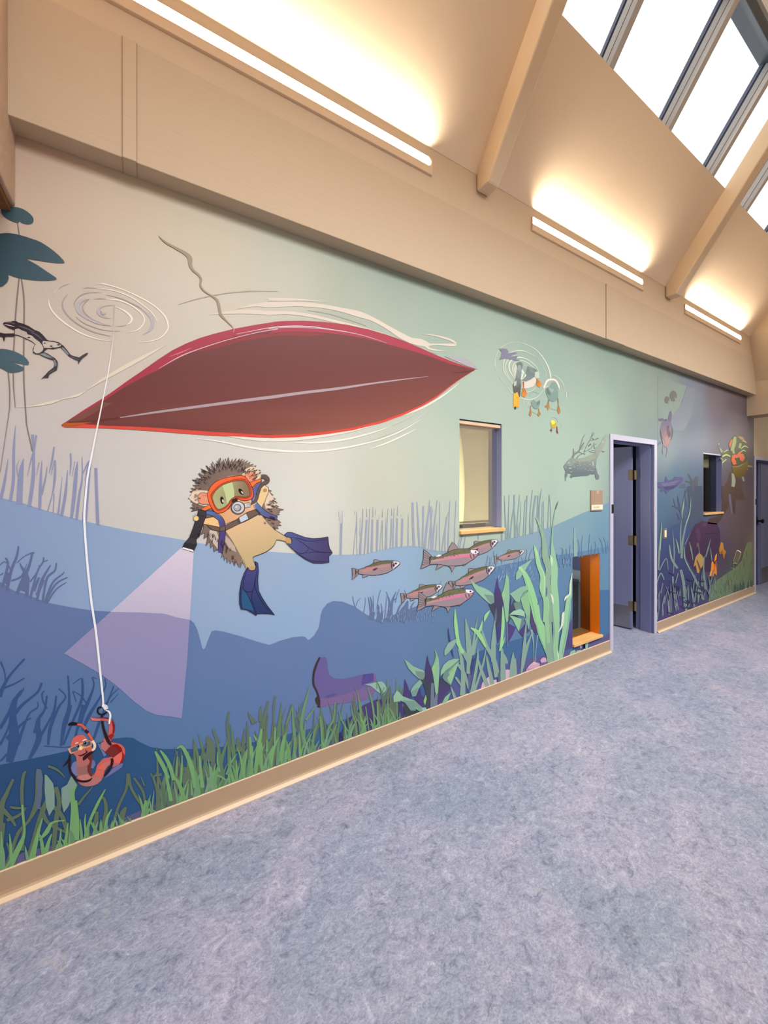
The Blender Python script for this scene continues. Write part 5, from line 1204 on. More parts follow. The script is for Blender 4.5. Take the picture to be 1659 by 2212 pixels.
PL2 = [
 [(R_, '800,758 840,810 920,870 1010,900 1100,950 1150,1000 1160,1110 1110,1145 1060,1110 980,1040 900,960 840,870', (146, 188, 160)), (R_, '1005,990 1050,1000 1155,1012 1160,1115 1112,1142 1060,1080', (118, 148, 140))],
 [(P_, '320,105 352,180 356,300 360,400 348,600 342,720 320,738 300,650 290,520 262,395 290,280 308,200', (140, 186, 156)), (P_, '258,380 290,300 306,390 290,475', (146, 196, 132)), (P_, '300,230 330,200 320,280 292,300', (140, 186, 130))],
 [(P_, '362,372 430,330 500,285 582,266 602,320 540,350 500,420 490,480 440,470 410,430', (140, 182, 156))],
 [(P_, '500,432 560,370 612,330 612,420 622,520 620,700 602,832 585,760 570,640 530,540', (142, 188, 142))],
 [(P_, '410,490 470,470 500,480 510,560 440,590', (110, 140, 132))],
 [(P_, '490,430 560,330 602,322 540,400', (118, 156, 140))],
 [(P_, '354,640 410,592 500,565 552,600 556,668 500,650 430,640', (156, 200, 170))],
 [(P_, '354,645 430,665 500,690 545,690 500,780 475,852 440,780 400,700', (146, 194, 152)), (P_, '520,670 550,690 520,780 480,850', (112, 130, 136)), (P_, '400,640 460,655 488,682 440,670', (60, 66, 80))],
 [(P_, '555,700 600,640 620,700 600,800', (130, 172, 146))],
]
def leafer2(polys):
    def fn(b):
        for cr, q, col in polys: b.p(cr, q, col)
    return fn
plant('painted_water_plant', 'second broad leaved water plant, painted under the trout noses', 7, [('base', pl2_base), *[('leaf', leafer2(q)) for q in PL2]], group='broad leaved painted plants')

def blades_sage(b):
    b.ss(N_, '''770,1340,66 775,1100,50 755,900,40 725,780,26|845,1080,60 850,850,64 830,600,54 805,425,8|880,860,44 910,650,26 945,410,6|900,850,30 930,700,24 960,600,10|1185,1120,70 1140,900,56 1060,760,44 1020,640,34 1000,545,8|1140,940,56 1140,700,54 1155,445,8|880,1310,44 920,1100,36 950,900,26 950,765,5
|910,1290,30 980,1080,26 1030,900,22 1045,785,5|1070,1240,50 990,1030,36 950,890,12|1130,1220,48 1080,1000,38 1055,860,10|1255,1180,66 1250,950,56 1240,780,26|1360,1140,60 1370,980,64 1375,825,8|1470,1090,20 1500,850,44 1530,480,12|1490,1010,24 1540,760,34 1602,585,6|690,1400,40 650,1290,26 630,1235,6|840,930,50 780,820,44 740,760,20
|840,1260,20 800,1100,36 740,1000,40 700,960,12|750,1220,16 700,1140,30 680,1120,8|1300,960,30 1280,900,40 1240,820,20|1400,900,14 1410,1100,20 1380,1130,6''', (136, 168, 154))
    b.s(N_, '850,1330,26 850,1200,22 850,1080,44', (92, 104, 140)).ss(N_, '600,532,4 610,640,18 640,800,20 665,890,4|900,900,40 880,1010,40 870,1100,10', (66, 70, 122)).s(N_, '1210,1190,30 1205,1100,30 1215,1050,14', (92, 104, 132))
def blades_bright(b):
    b.ss(N_, '''770,830,50 720,700,38 690,500,42 680,305,8|1045,760,20 960,600,54 868,532,16|955,610,20 985,540,34 1008,445,6|1028,462,4 1050,390,38 1098,322,6|1213,810,16 1240,650,32 1255,450,36 1250,280,8|1220,800,14 1250,720,22 1272,645,4|720,740,30 700,710,14 690,690,4''', (152, 210, 146))
    b.p(N_, '555,862 552,800 600,712 705,655 680,730 630,800 575,856', (140, 176, 162)).p(N_, '740,790 790,820 770,850 720,770', (150, 208, 146))
plant('painted_water_plant', 'clump of sage green blades with bright tips, painted between the broad leaved plants', 9, [('blades', blades_sage), ('bright_blades', blades_bright)])

def rib1(b):
    b.s(P_, '885,1270,50 865,1100,84 810,940,120 760,800,100 715,690,90 690,560,104 655,420,96 610,260,84 560,130,60 490,28,36', (152, 206, 152), 6).s(P_, '870,1240,10 800,1060,14 740,900,20 700,740,16 650,500,16 600,330,12 560,170,10', (132, 190, 140))
    b.p(O_, '440,1130 445,1060 490,970 560,930 655,872 600,950 560,1020 500,1110 455,1142', (142, 184, 160)).p(O_, '470,985 500,965 560,1040 540,1060', (166, 212, 158))
def rib2(b):
    b.s(O_, '880,1680,80 870,1400,90 850,1200,90 870,1000,96 820,850,84 800,650,50 760,480,40 700,330,10', (142, 172, 150), 6).s(P_, '890,1280,80 870,1080,100 860,900,90 850,700,90 850,560,80 860,400,60', (138, 172, 150), 6).s(O_, '690,340,6 720,390,10 740,440,6', (170, 196, 180))
    b.s(O_, '820,1680,70 830,1420,74 775,1250,64 785,1100,64 735,950,60 705,800,50 672,695,8', (152, 200, 156), 6).s(P_, '860,1000,40 840,760,50 830,560,50 800,400,40', (150, 196, 150), 6)
    b.ss(O_, '740,950,8 800,1060,14 810,1200,16 800,1330,12|680,720,6 710,800,14 720,880,10', (172, 216, 172)).ss(O_, '890,1080,10 895,1140,36 885,1210,10|835,1230,8 832,1310,24 828,1360,8|720,1460,10 745,1400,26 760,1370,10', (92, 120, 158))
def rib3(b):
    b.s(P_, '960,1250,70 945,1040,76 960,800,80 940,600,76 930,420,70', (150, 198, 156), 6).s(O_, '960,1680,80 950,1400,84 930,1200,84 935,1000,84 915,800,54 905,650,24 915,450,14 950,230,8 985,132,3', ((152, 200, 158), (140, 184, 160), (940, 1000), (920, 600)), 6).s(P_, '930,1230,14 910,1060,16 930,860,20 910,640,16 900,480,10', (128, 166, 146)).s(O_, '948,240,8 965,185,12 986,132,3', (88, 104, 100))
    b.ss(P_, '885,370,5 908,420,22 920,500,6|975,1100,6 985,1170,20 990,1225,12', (222, 230, 204)).s(O_, '880,825,4 898,880,34 902,965,8', (186, 226, 180))
def rib4(b):
    b.s(P_, '1010,1220,44 1035,1040,74 1070,850,76 1090,700,74 1105,560,74 1115,460,60 1140,390,36 1152,300,16 1160,110,4', (152, 202, 162), 6).s(P_, '1030,1150,12 1070,960,16 1110,740,16 1130,520,12 1150,420,6', (126, 178, 150))
    b.ss(P_, '985,862,5 1030,775,26 1045,640,32 1060,600,4|1063,462,5 1082,420,26 1130,370,20 1138,250,18 1162,105,4', (224, 230, 206))
plant('painted_seaweed', 'wavy bright green seaweed ribbons painted left of the orange window', 10, [('ribbon', rib1), ('ribbon', rib2), ('ribbon', rib3), ('ribbon', rib4)], 'painted seaweed')
a = Art(5)
a.p(P_, '1162,690 1120,760 1085,880 1062,1100 1164,1062', (88, 80, 134)).p(P_, '1162,820 1110,900 1085,960 1075,1100 1163,1062', (80, 70, 126)).p(P_, '1200,1056 1420,960 1500,960 1380,1010 1330,1070 1220,1100', (82, 72, 128))
tag(a.build('painted_boulder'), 'purple rock painted behind the seaweed at the orange window edge', 'painted rock')
a = Art(5)
a.ss(O_, '1205,840,42 1198,640,34 1188,455,6', (142, 172, 168))
tag(a.build('painted_water_plant'), 'single pale blade painted rising above the orange window', 'painted water plant')
a = Art(5)
a.ss(P_, '1240,1040,50 1245,1080,60 1230,1120,30|1200,1100,30 1160,1130,50 1130,1155,10|1315,1010,20 1312,1100,20|1350,995,40 1345,1080,24|1270,1020,10 1272,1060,12', (148, 196, 166)).s(P_, '1272,1018,10 1274,1050,12 1270,1070,4', (226, 230, 208))
tag(a.build('painted_water_plant'), 'small sage leaves painted just under the orange window sill', 'painted water plant')
a = Art(8)
for s, c in (('570,1372 578,1335 610,1290 672,1238 742,1262 750,1292 700,1330 620,1362', (208, 168, 190)), ):
    a.p(P_, s, c).p(P_, '580,1330 680,1325 700,1332 600,1368', (182, 140, 172)).p(P_, '610,1290 672,1240 740,1264 690,1275', (220, 184, 198))
tag(a.build('painted_pebble'), 'largest pink pebble painted at the foot of the green seaweed', 'painted pebble', 'pink painted pebbles')
a = Art(8); a.p(P_, '753,1220 790,1184 826,1194 836,1240 800,1268 765,1256', (212, 172, 196)).p(P_, '765,1255 836,1240 835,1270 780,1300 740,1300', (118, 96, 146))
tag(a.build('painted_pebble'), 'small round pink pebble painted right of the largest pebble', 'painted pebble', 'pink painted pebbles')
a = Art(7); a.p(N_, '1200,1125 1250,1040 1300,1030 1410,1040 1416,1110 1380,1140 1210,1190', (214, 178, 196))
tag(a.build('painted_pebble'), 'pink pebble painted half behind sage blades, second from the left', 'painted pebble', 'pink painted pebbles')
a = Art(7); a.p(N_, '985,1260 1010,1180 1082,1115 1112,1160 1175,1150 1180,1200 1020,1270', (218, 180, 198))
tag(a.build('painted_pebble'), 'pink pebble painted furthest left among crossing blades', 'painted pebble', 'pink painted pebbles')

# ---- ducks
a = Art(1)
RG = (210, 216, 200)
a.ss(U_, '''200,710,3 160,560,10 175,420,8 240,290,8 340,205,6 480,160,5 600,165,6 720,200,10 850,265,14 960,360,16 1060,500,20 1130,650,24 1160,800,26|480,920,6 400,820,10 340,720,14 310,600,14 330,470,14 410,370,14 520,315,14 640,310,18 740,340,12 860,410,6 900,440,2|520,820,10 440,700,20 410,600,24 440,500,22 520,440,18 640,435,18 760,480,16 860,560,14 930,650,8 950,760,4
|530,800,12 490,720,14 470,640,14 490,570,14 540,510,14 640,490,14 740,530,14 850,610,8|480,900,8 400,780,12 350,660,12 360,540,12 420,440,12 520,400,4|380,960,4 440,1040,10 490,1080,6|600,1150,10 700,1180,14 800,1185,14 900,1150,10 980,1080,6 1050,980,8 1100,950,12 1130,945,4|620,1020,6 720,1050,10 820,1030,8 900,960,4|1060,850,4 1075,780,6 1050,660,6 950,510,3|680,1200,8 685,1270,6|230,770,3 270,840,5 320,900,3''', RG)
a.p(U_, '640,860 720,872 830,805 885,780 902,850 860,940 760,985 640,985', (212, 206, 194)).p(U_, '540,540 480,640 520,780 560,660', (196, 196, 186))
a.ss(U_, '1035,980,30 1090,860,36 1170,825,36 1250,850,32 1300,940,28 1312,1010,6', (228, 220, 208)).ss(U_, '1170,755,4 1240,765,10 1330,830,12 1390,930,12 1405,1050,4|1425,1010,4 1440,1100,10 1435,1200,4|1310,1500,3 1280,1490,4|1345,1620,4 1355,1660,6 1345,1690,3', RG)
a.ss(U_, '780,1130,4 800,1070,10 860,1045,8 930,1080,4|1160,1530,3 1210,1505,6 1270,1540,6 1290,1600,3|1040,1200,3 1010,1290,6 980,1340,3|1140,1340,3 1240,1370,10 1300,1340,3|820,1400,3 900,1440,8 960,1410,3|1370,1220,14 1330,1260,4|750,1300,3 780,1340,6', (156, 176, 170))
tag(a.build('painted_ripples'), 'thin round water ripples painted around the four ducks', 'painted ripples')
a = Art(3)
a.p(U_, '540,540 600,510 640,520 680,600 720,600 750,590 840,620 912,660 890,740 860,780 800,830 720,852 660,842 640,830 620,700', ((108, 124, 122), (122, 138, 134), (750, 600), (700, 850))).p(U_, '880,690 940,690 955,800 905,812 870,760', (188, 200, 186))
a.p(U_, '660,560 720,600 740,590 690,760 640,640', (150, 170, 164)).p(U_, '640,640 692,700 722,760 650,832 622,830', (208, 224, 206)).ss(U_, '650,700,4 670,760,10 650,810,4|700,620,4 690,740,14 650,820,4', (130, 150, 146)).p(U_, '750,600 850,625 880,740 800,700', (122, 138, 136))
b0 = a.build('painted_duck'); tag(b0, 'largest painted duck, head down with yellow bill, seen from below', 'painted duck', 'painted ducks')
a = Art(4)
a.p(U_, '575,570 620,575 640,700 620,830 626,950 612,1110 596,1162 560,1060 500,1085 478,930 520,840 545,760 552,650', ((150, 164, 166), (104, 112, 112), (590, 600), (560, 900))).p(U_, '480,940 560,965 622,900 615,1110 596,1160 560,1052 498,1075', ((104, 100, 92), (84, 88, 84), (500, 950), (600, 1100))).p(U_, '560,650 600,690 590,800 545,760', (128, 142, 148)).p(U_, '500,870 550,850 540,930 500,950', (186, 194, 186)); a.build('head', b0)
a = Art(5)
a.p(U_, '493,1062 518,1085 545,1060 562,1050 602,1170 586,1322 490,1326', ((238, 180, 72), (222, 164, 62), (500, 1100), (560, 1300))).p(U_, '508,1320 530,1302 542,1350 525,1366 510,1352', (66, 58, 44)).s(U_, '540,1160,4 560,1150,12 570,1160,4', (180, 124, 50)); a.build('bill', b0)
def foot(s, c, root, d=4):
    f = Art(d)
    for q in s: f.p(U_, q, c)
    f.build('foot', root)
foot(['905,812 960,858 1002,910 996,935 965,972 905,932'], ((170, 92, 40), (216, 144, 66), (905, 830), (980, 930)), b0)
foot(['652,868 682,868 680,980 720,1030 737,1090 690,1148 640,1120 640,1060 660,970'], ((150, 90, 50), (216, 134, 62), (665, 880), (690, 1100)), b0)
a = Art(3); a.p(U_, '220,275 300,270 372,280 400,320 390,362 480,340 572,350 470,390 440,412 572,405 540,460 622,482 560,502 470,472 370,455 300,455 233,472 272,400 280,330', (128, 128, 148)); a.build('tail', b0)
a = Art(3)
a.p(U_, '1090,980 1140,940 1200,870 1270,930 1292,1040 1290,1150 1250,1210 1190,1227 1130,1190 1090,1110 1068,1030', ((130, 156, 148), (124, 150, 140), (1150, 950), (1200, 1200)), 3).p(U_, '1075,1000 1110,980 1160,1080 1140,1120 1090,1080', (104, 124, 120)).p(U_, '1130,960 1180,1000 1220,1000 1190,1060 1140,1020', (152, 174, 166))
b1 = a.build('painted_duck'); tag(b1, 'grey green painted duck on the right of the group, under a pale ring', 'painted duck', 'painted ducks')
foot(['1113,1188 1130,1195 1122,1240 1140,1330 1105,1387 1094,1330 1048,1310 1100,1270'], ((122, 112, 84), (180, 130, 74), (1120, 1200), (1110, 1330)), b1)
foot(['1278,1160 1296,1165 1302,1280 1336,1390 1325,1432 1302,1452 1275,1380 1290,1280'], ((122, 112, 84), (176, 128, 74), (1290, 1200), (1310, 1380)), b1)
a = Art(3)
a.p(U_, '808,1225 860,1190 900,1232 950,1195 972,1230 950,1320 910,1357 860,1342 820,1292', (128, 152, 146), 2).p(U_, '905,1245 965,1200 960,1270 910,1290', (108, 130, 126))
b2 = a.build('painted_duck'); tag(b2, 'smaller grey painted duck between the big duck and the yellow duckling', 'painted duck', 'painted ducks')
foot(['793,1290 810,1290 802,1340 817,1440 800,1492 768,1465 790,1360'], (168, 124, 72), b2); foot(['934,1345 950,1350 956,1400 988,1445 945,1492 918,1460 940,1400'], (172, 126, 70), b2)
a = Art(3); a.p(U_, '1153,1590 1190,1550 1230,1570 1267,1620 1267,1670 1215,1697 1175,1680 1157,1640', (190, 172, 66), 3).p(U_, '1160,1578 1190,1552 1230,1576 1240,1612 1200,1640', (230, 220, 96), 3).s(U_, '1200,1650,4 1230,1625,8 1255,1600,4', (160, 140, 60))
b3 = a.build('painted_duckling'); tag(b3, 'tiny yellow painted duckling below the other ducks', 'painted duckling')
foot(['1173,1690 1187,1740 1170,1772 1160,1745 1138,1735 1168,1715'], (132, 76, 70), b3); foot(['1264,1665 1276,1665 1282,1730 1297,1792 1270,1792 1260,1750'], (128, 74, 70), b3)

# ---- beaver
a = Art(4)
BV = '195,965 240,900 300,820 370,770 470,785 600,775 750,730 860,690 940,650 1000,690 990,800 965,960 980,1040 1000,1130 960,1160 940,1140 900,1160 840,1150 770,1190 640,1195 500,1210 420,1220 370,1245 345,1190 400,1165 340,1140 300,1130 240,1090 210,1010'
a.p(V_, BV, ((144, 154, 148), (106, 118, 124), (560, 760), (560, 1120)), 3)
a.p(V_, '470,800 600,785 750,745 860,700 940,668 960,720 900,790 800,830 640,850 520,860', (150, 158, 144), 3).p(V_, '260,910 330,830 400,800 460,830 440,900 380,960 300,940', (138, 150, 148), 3).p(V_, '830,840 870,800 920,850 930,980 880,1000 830,960', (128, 140, 140)).p(V_, '870,830 910,860 920,960 890,970', (168, 180, 174))
rr = random.Random(4)
for k in range(60):
    x, y = rr.uniform(300, 900), rr.uniform(850, 1120)
    a.s(V_, '%f,%f,3 %f,%f,11 %f,%f,3' % (x, y, x + 22, y - 8, x + 44, y - 10), rr.choice([(104, 116, 120), (172, 182, 176), (132, 144, 144)]))
a.e(V_, 315, 880, 26, 14, (176, 184, 176), -0.4).e(V_, 350, 1010, 30, 14, (176, 186, 182)).e(V_, 238, 990, 14, 26, (150, 160, 160))
bv = a.build('painted_beaver'); tag(bv, 'grey painted beaver swimming with a leafless branch beside the door', 'painted beaver')
a = Art(5); a.p(V_, '930,660 980,560 1050,450 1100,370 1150,280 1212,203 1220,290 1190,420 1130,540 1050,660 1010,760 975,800', ((142, 152, 142), (156, 166, 154), (1000, 700), (1180, 280))); a.e(V_, 1130, 380, 28, 22, (170, 180, 166)); a.build('tail', bv)
a = Art(5); a.p(V_, '955,950 985,1040 1000,1130 1047,1200 1036,1270 980,1284 950,1220 938,1140', (114, 126, 130)); a.build('leg', bv)
a = Art(5); a.p(V_, '240,1085 300,1125 280,1200 266,1232 225,1232 225,1180', (114, 126, 130)).p(V_, '225,1232 266,1232 250,1312 230,1300', (140, 152, 150)); a.build('leg', bv)
a = Art(3)
a.ss(V_, '''405,785,56 440,690,44 540,620,36 600,530,30 680,400,30|580,520,16 620,400,16 660,280,13 710,200,6|430,690,22 430,540,16|500,785,24 560,710,20 640,665,17 700,670,14 710,690,6|560,620,13 640,660,11|700,615,13 790,570,13 880,500,11 930,400,10|680,640,13 740,480,11 830,330,13 900,150,13|820,350,11 930,330,10 1030,300,8|870,260,11 935,170,8
|800,600,11 880,630,11 960,620,8|860,580,8 960,580,8|920,460,15 940,550,11 985,490,6|1100,600,11 1160,610,15 1190,600,6|1110,590,6 1150,640,6|440,640,14 480,600,8|620,560,12 690,480,6|930,440,10 1000,430,6|960,330,14 990,300,20 1040,295,5|880,290,20 905,310,14 930,330,4''', (118, 128, 120))
a.p(V_, '775,465 850,412 852,452 790,492', (112, 122, 116))
tag(a.build('painted_branch'), 'bare forked branch painted over the back of the beaver', 'painted branch')

# ---- far stretch of the mural, past the door
a = Art(0)
a.poly(P(FULL, '1421,812 1440,819 1462,827 1484,834 1478,850 1474,866 1470,876 1459.5,888 1453.5,897.5 1448,910 1440,925 1432,945 1421,962 1421,920 1421,860'), lambda p: (lambda t, s: tuple(x + (y - x) * t for x, y in zip(s, (136, 154, 148))))(max(0.0, min(1.0, (p[0] - 1421) / 24)), skyf(*wall_pt(p[0], p[1]))))
a.build('painted_sky_patch', wall)
a = Art(0)
a.poly(P(FULL, '1485,834 1503,841 1500,868 1494,897 1478,930 1455,930 1448,912 1453.5,897.5 1459.5,888 1470,876 1478,852'), lambda p: (130, 140, 152))
a.build('painted_haze_patch', wall)
a = Art(1)
a.p(Y_, '60,1090 160,760 210,700 300,600 390,560 430,500 640,520 760,560 760,1400 400,1560 60,1500', ((72, 90, 128), (60, 62, 108), (200, 700), (250, 1400))).p(Y_, '52,1700 200,1720 400,1620 480,1750 500,1870 250,1960 52,2040', (72, 60, 116))
a.build('painted_hill', wall)
a = Art(2)
a.p(Y_, '480,960 560,700 640,562 750,520 830,540 960,560 1000,650 1012,800 985,900 960,1250 760,1300 600,1240 500,1060', ((82, 60, 86), (70, 54, 80), (700, 600), (700, 1200))).p(Y_, '740,540 810,545 800,620 750,600', (100, 66, 96)).p(Y_, '640,640 700,620 720,780 680,840', (92, 66, 98)).s(Y_, '760,715,6 900,705,12 990,700,5', (58, 44, 70)).p(Y_, '560,700 640,565 620,760 540,860', (74, 56, 82))
tag(a.build('painted_boulder'), 'dark plum boulder painted under the far window', 'painted rock')
a = Art(2)
a.p(Y_, '1030,0 1340,0 1300,130 1240,220 1230,400 1215,420 1180,200 1120,330 1030,480 960,575 820,560 835,490 1020,440 1040,250 1030,100', ((96, 78, 66), (88, 72, 66), (1200, 50), (950, 500))).p(X_, '990,1659 1000,1500 1080,1400 1120,1250 1200,1330 1300,1400 1280,1500 1330,1659', (96, 78, 70)).s(Y_, '1150,120,30 1160,250,36 1180,420,20', (120, 112, 130))
tag(a.build('painted_tree_trunk'), 'brown sunken trunk painted below the green turtle', 'painted trunk')
a = Art(2)
a.ss(X_, '600,1660,90 580,1500,66 560,1380,36 510,1290,12|560,1420,30 470,1390,18|620,1460,56 650,1340,16|590,1600,60 530,1480,30 480,1560,10|600,1400,50 640,1330,30', (96, 98, 112)).p(X_, '380,1490 430,1425 480,1440 470,1495', (96, 106, 122))
a.ss(Y_, '''620,560,120 600,300,110 570,100,90 540,0,60|700,500,110 690,250,120 680,0,120|480,560,40 440,420,34 380,330,26 290,295,10|430,420,26 390,250,22 370,140,6|400,500,30 370,420,16 360,400,6|500,300,20 480,120,14 495,40,5|460,600,36 430,500,30|340,330,12 320,230,8 310,180,4|560,620,60 600,420,60|740,520,30 730,300,40''', (82, 92, 112))
tag(a.build('painted_roots'), 'grey tangled sunken branches painted left of the far window', 'painted branches')
a = Art(3)
a.p(X_, '150,520 200,505 250,530 275,600 285,700 270,800 230,890 180,905 150,870 120,760 103,680 120,590', ((116, 112, 136), (156, 126, 128), (200, 560), (200, 860)), 3).ss(X_, '110,650,6 120,740,22 150,860,10|275,620,6 282,700,18 265,800,10', (82, 80, 100)).p(X_, '200,600 235,590 230,700 250,660 262,740 230,780 205,700', (100, 84, 100)).p(X_, '150,680 190,670 205,740 170,830', (150, 118, 122)).p(X_, '175,760 220,740 215,850 190,890', (168, 134, 128)).ss(X_, '140,800,6 165,880,10|240,760,10 220,850,8', (190, 152, 136))
t1 = a.build('painted_turtle'); tag(t1, 'faded violet painted turtle diving just right of the open door', 'painted turtle')
a = Art(4)
for s in ('83,495 150,488 162,520 120,532 85,522', '216,505 240,400 265,378 277,430 262,545', '68,875 110,818 122,842 90,868'): a.p(X_, s, (104, 104, 128))
a.p(X_, '160,508 205,498 200,530 170,535', (92, 92, 116)); a.ss(X_, '160,880,14 145,950,16 150,1010,6|205,890,14 215,960,16 190,1040,6', (140, 136, 148)); a.build('flipper', t1)
for cx, cy, rx, ry, st, lb in ((295, 170, 53, 78, '300,245,5 308,320,4 310,395,3', 'larger round grey lily pad painted high above the violet turtle'), (204, 226, 35, 52, '222,280,4 235,330,3 246,375,3', 'smaller round grey lily pad painted high above the violet turtle')):
    a = Art(3); pts = []
    for k in range(30):
        t = 0.95 + (2 * PI - 0.55) * k / 29
        pts.append('%f,%f' % (cx + rx * math.cos(t), cy + ry * math.sin(t)))
    a.p(X_, ' '.join(pts) + ' %f,%f' % (cx + 12, cy + 12), (112, 114, 108)); o = a.build('painted_lily_pad'); tag(o, lb, 'painted lily pad', 'small far lily pads')
    a = Art(2); a.s(X_, st, (138, 146, 142)); a.build('stem', o)
a = Art(3)
a.p(X_, '75,1410 170,1405 190,1318 222,1385 300,1370 312,1330 430,1338 442,1370 400,1430 330,1490 240,1530 192,1582 170,1530 108,1548 125,1500 75,1482', (94, 94, 136)).p(X_, '120,1425 250,1410 390,1380 300,1450 150,1470', (112, 114, 150)).p(X_, '150,1478 280,1468 350,1450 300,1500 230,1522 170,1515', (76, 78, 122))
tag(a.build('painted_fish'), 'slate violet painted fish with spiny fins, low right of the open door', 'painted fish')
a = Art(4)
a.p(X_, '1140,1180 1230,1165 1330,1120 1367,1080 1372,1160 1348,1260 1312,1332 1220,1342 1160,1290', ((126, 104, 42), (112, 88, 34), (1200, 1180), (1250, 1320))).s(X_, '1140,1182,6 1240,1180,10 1330,1125,8', (168, 160, 96)).p(X_, '1100,880 1120,800 1180,745 1280,752 1350,820 1377,900 1372,1000 1382,1080 1330,1130 1240,1172 1150,1178 1128,1060 1112,960', (84, 84, 44))
t2 = a.build('painted_turtle'); tag(t2, 'green and orange painted turtle swimming down beside the far door', 'painted turtle')
a = Art(5)
a.ss(X_, '1185,755,34 1172,850,54 1140,960,40|1265,850,36 1250,920,36|1150,920,30 1170,1000,30', (164, 180, 112)).ss(X_, '1290,812,12 1320,820,16 1350,842,8|1270,932,10 1320,890,18 1372,912,8|1230,760,8 1280,770,12 1300,800,6|1260,980,10 1310,950,14 1340,970,6', (206, 210, 150)).p(X_, '1225,750 1290,755 1330,800 1270,800', (196, 142, 86)).ss(X_, '1290,860,16 1330,880,14|1340,1000,18 1350,1080,20', (72, 72, 36)).ss(X_, '1180,725,3 1190,745,6|1205,730,3 1210,748,6', (150, 160, 90))
a.p(X_, '1140,1030 1180,1010 1210,1015 1250,968 1275,1000 1300,1000 1327,1060 1300,1112 1260,1095 1240,1050 1205,1060 1195,1090 1205,1150 1160,1160 1133,1100', (236, 112, 60)).p(X_, '1093,880 1120,800 1150,788 1135,850 1112,912', (222, 104, 58)).e(X_, 1192, 1075, 10, 18, (70, 60, 34)).e(X_, 1240, 1072, 12, 16, (70, 60, 34))
a.build('markings', t2)
a = Art(3); a.s(X_, '1125,1010,80 1040,1010,100 1000,1040,60', (86, 88, 48)).s(X_, '1000,980,34 975,935,24 960,915,10', (150, 166, 112)).ss(X_, '945,915,3 930,890,4 910,885,2|950,905,3 948,880,4|980,1060,24 1010,1100,30 1000,1150,14 1000,1190,5', (128, 144, 112)).ss(X_, '1020,980,6 1080,945,14|1000,1045,16 1060,1015,22 1120,1042,10|1000,1132,12 1060,1080,16', (206, 218, 132)).e(X_, 950, 860, 8, 8, (196, 206, 200)); a.build('flipper', t2)
a = Art(3); a.s(X_, '1365,1180,34 1400,1180,26 1440,1190,16', (150, 140, 88)).s(X_, '1340,1240,24 1360,1220,20 1372,1240,8', (150, 136, 70)); a.build('flipper', t2)
a = Art(3); a.s(X_, '1150,1280,30 1165,1390,54 1155,1475,44', (170, 174, 150)).s(X_, '1290,1325,34 1312,1395,26', (158, 156, 136)).e(X_, 1208, 1308, 12, 14, (180, 162, 90)); a.build('leg', t2)
def sg_far(b):
    b.ss(Y_, '''85,1250,20 100,950,30 130,600,10 132,540,3|440,480,14 440,380,27 470,168,4|430,1080,33 450,800,30 500,560,24 550,400,21 572,168,4|420,1000,22 415,700,21 428,490,6|480,870,12 570,690,4|310,1300,10 320,950,20 292,648,4|395,1010,20 375,880,21 340,783,4|372,1230,33 280,1080,33 243,866,6|560,1260,22 480,1080,22 465,900,6|600,1110,10 575,950,20 543,833,4
|790,1060,15 830,920,20 862,788,4|885,1116,12 870,1000,15 850,903,3|700,1010,12 680,858,4|500,1870,35 470,1500,45 420,1250,40|760,1700,33 640,1400,35 560,1250,22|800,1560,27 760,1250,22 770,1050,15|250,1920,30 260,1700,15 200,1500,10|620,1800,30 590,1600,25 570,1500,10|740,1500,20 760,1300,15|60,1450,15 120,1300,20 170,1400,15|100,1260,15 200,1080,15 230,1250,10|300,1500,20 300,1350,25
|850,1650,20 850,1500,18 855,1400,4|930,1560,20 930,1400,13 920,1340,4|680,1700,25 680,1500,20 690,1380,7|340,1450,15 380,1300,15|120,1600,15 150,1450,12|380,1850,15 360,1700,8''', (124, 146, 144))
    b.ss(Y_, '110,960,15 128,650,14 132,540,3|442,400,10 460,280,15 470,170,4|500,560,10 550,400,16 572,170,4|280,1080,18 248,880,8|480,1080,14 468,910,6|560,1250,8 500,1140,14|390,1000,9 350,800,8|600,1100,6 550,850,6|300,1450,15 310,1380,5', (150, 182, 156)).ss(Y_, '240,1290,10 330,1340,7|250,1490,8 400,1500,11|480,1480,7 600,1520,5|300,1560,6 420,1540,4', (54, 48, 84))
b = Art(6, step=0.00006); sg_far(b); 
rr = random.Random(31)
for k in range(46):
    x = rr.uniform(60, 900); y = 2040 - (x - 50) * .372 - rr.uniform(0, 320); h = rr.uniform(90, 260); l = rr.uniform(-40, 50)
    b.s(Y_, '%f,%f,12 %f,%f,18 %f,%f,12 %f,%f,3' % (x, y, x + l * .2, y - h * .4, x + l * .6, y - h * .75, x + l, y - h), rr.choice([(112, 132, 138), (124, 148, 146), (96, 110, 132), (104, 122, 136)]))
for k in range(16):
    x = rr.uniform(80, 700); y = 1960 - (x - 50) * .372 - rr.uniform(0, 420)
    b.s(Y_, '%f,%f,4 %f,%f,18 %f,%f,4' % (x, y, x + 50, y + 25, x + 110, y + 30), (54, 48, 84))
tag(b.build('painted_seaweed'), 'tall dull green seaweed blades painted along the foot of the far wall', 'painted seaweed', kind='stuff')
b = Art(5, step=0.00005)
b.p(Y_, '830,1720 850,1560 900,1480 960,1400 1050,1340 1150,1270 1250,1200 1320,1120 1360,980 1400,860 1440,830 1480,830 1492,1510', ((108, 134, 104), (132, 140, 100), (1000, 1500), (1440, 950)))
rr = random.Random(12)
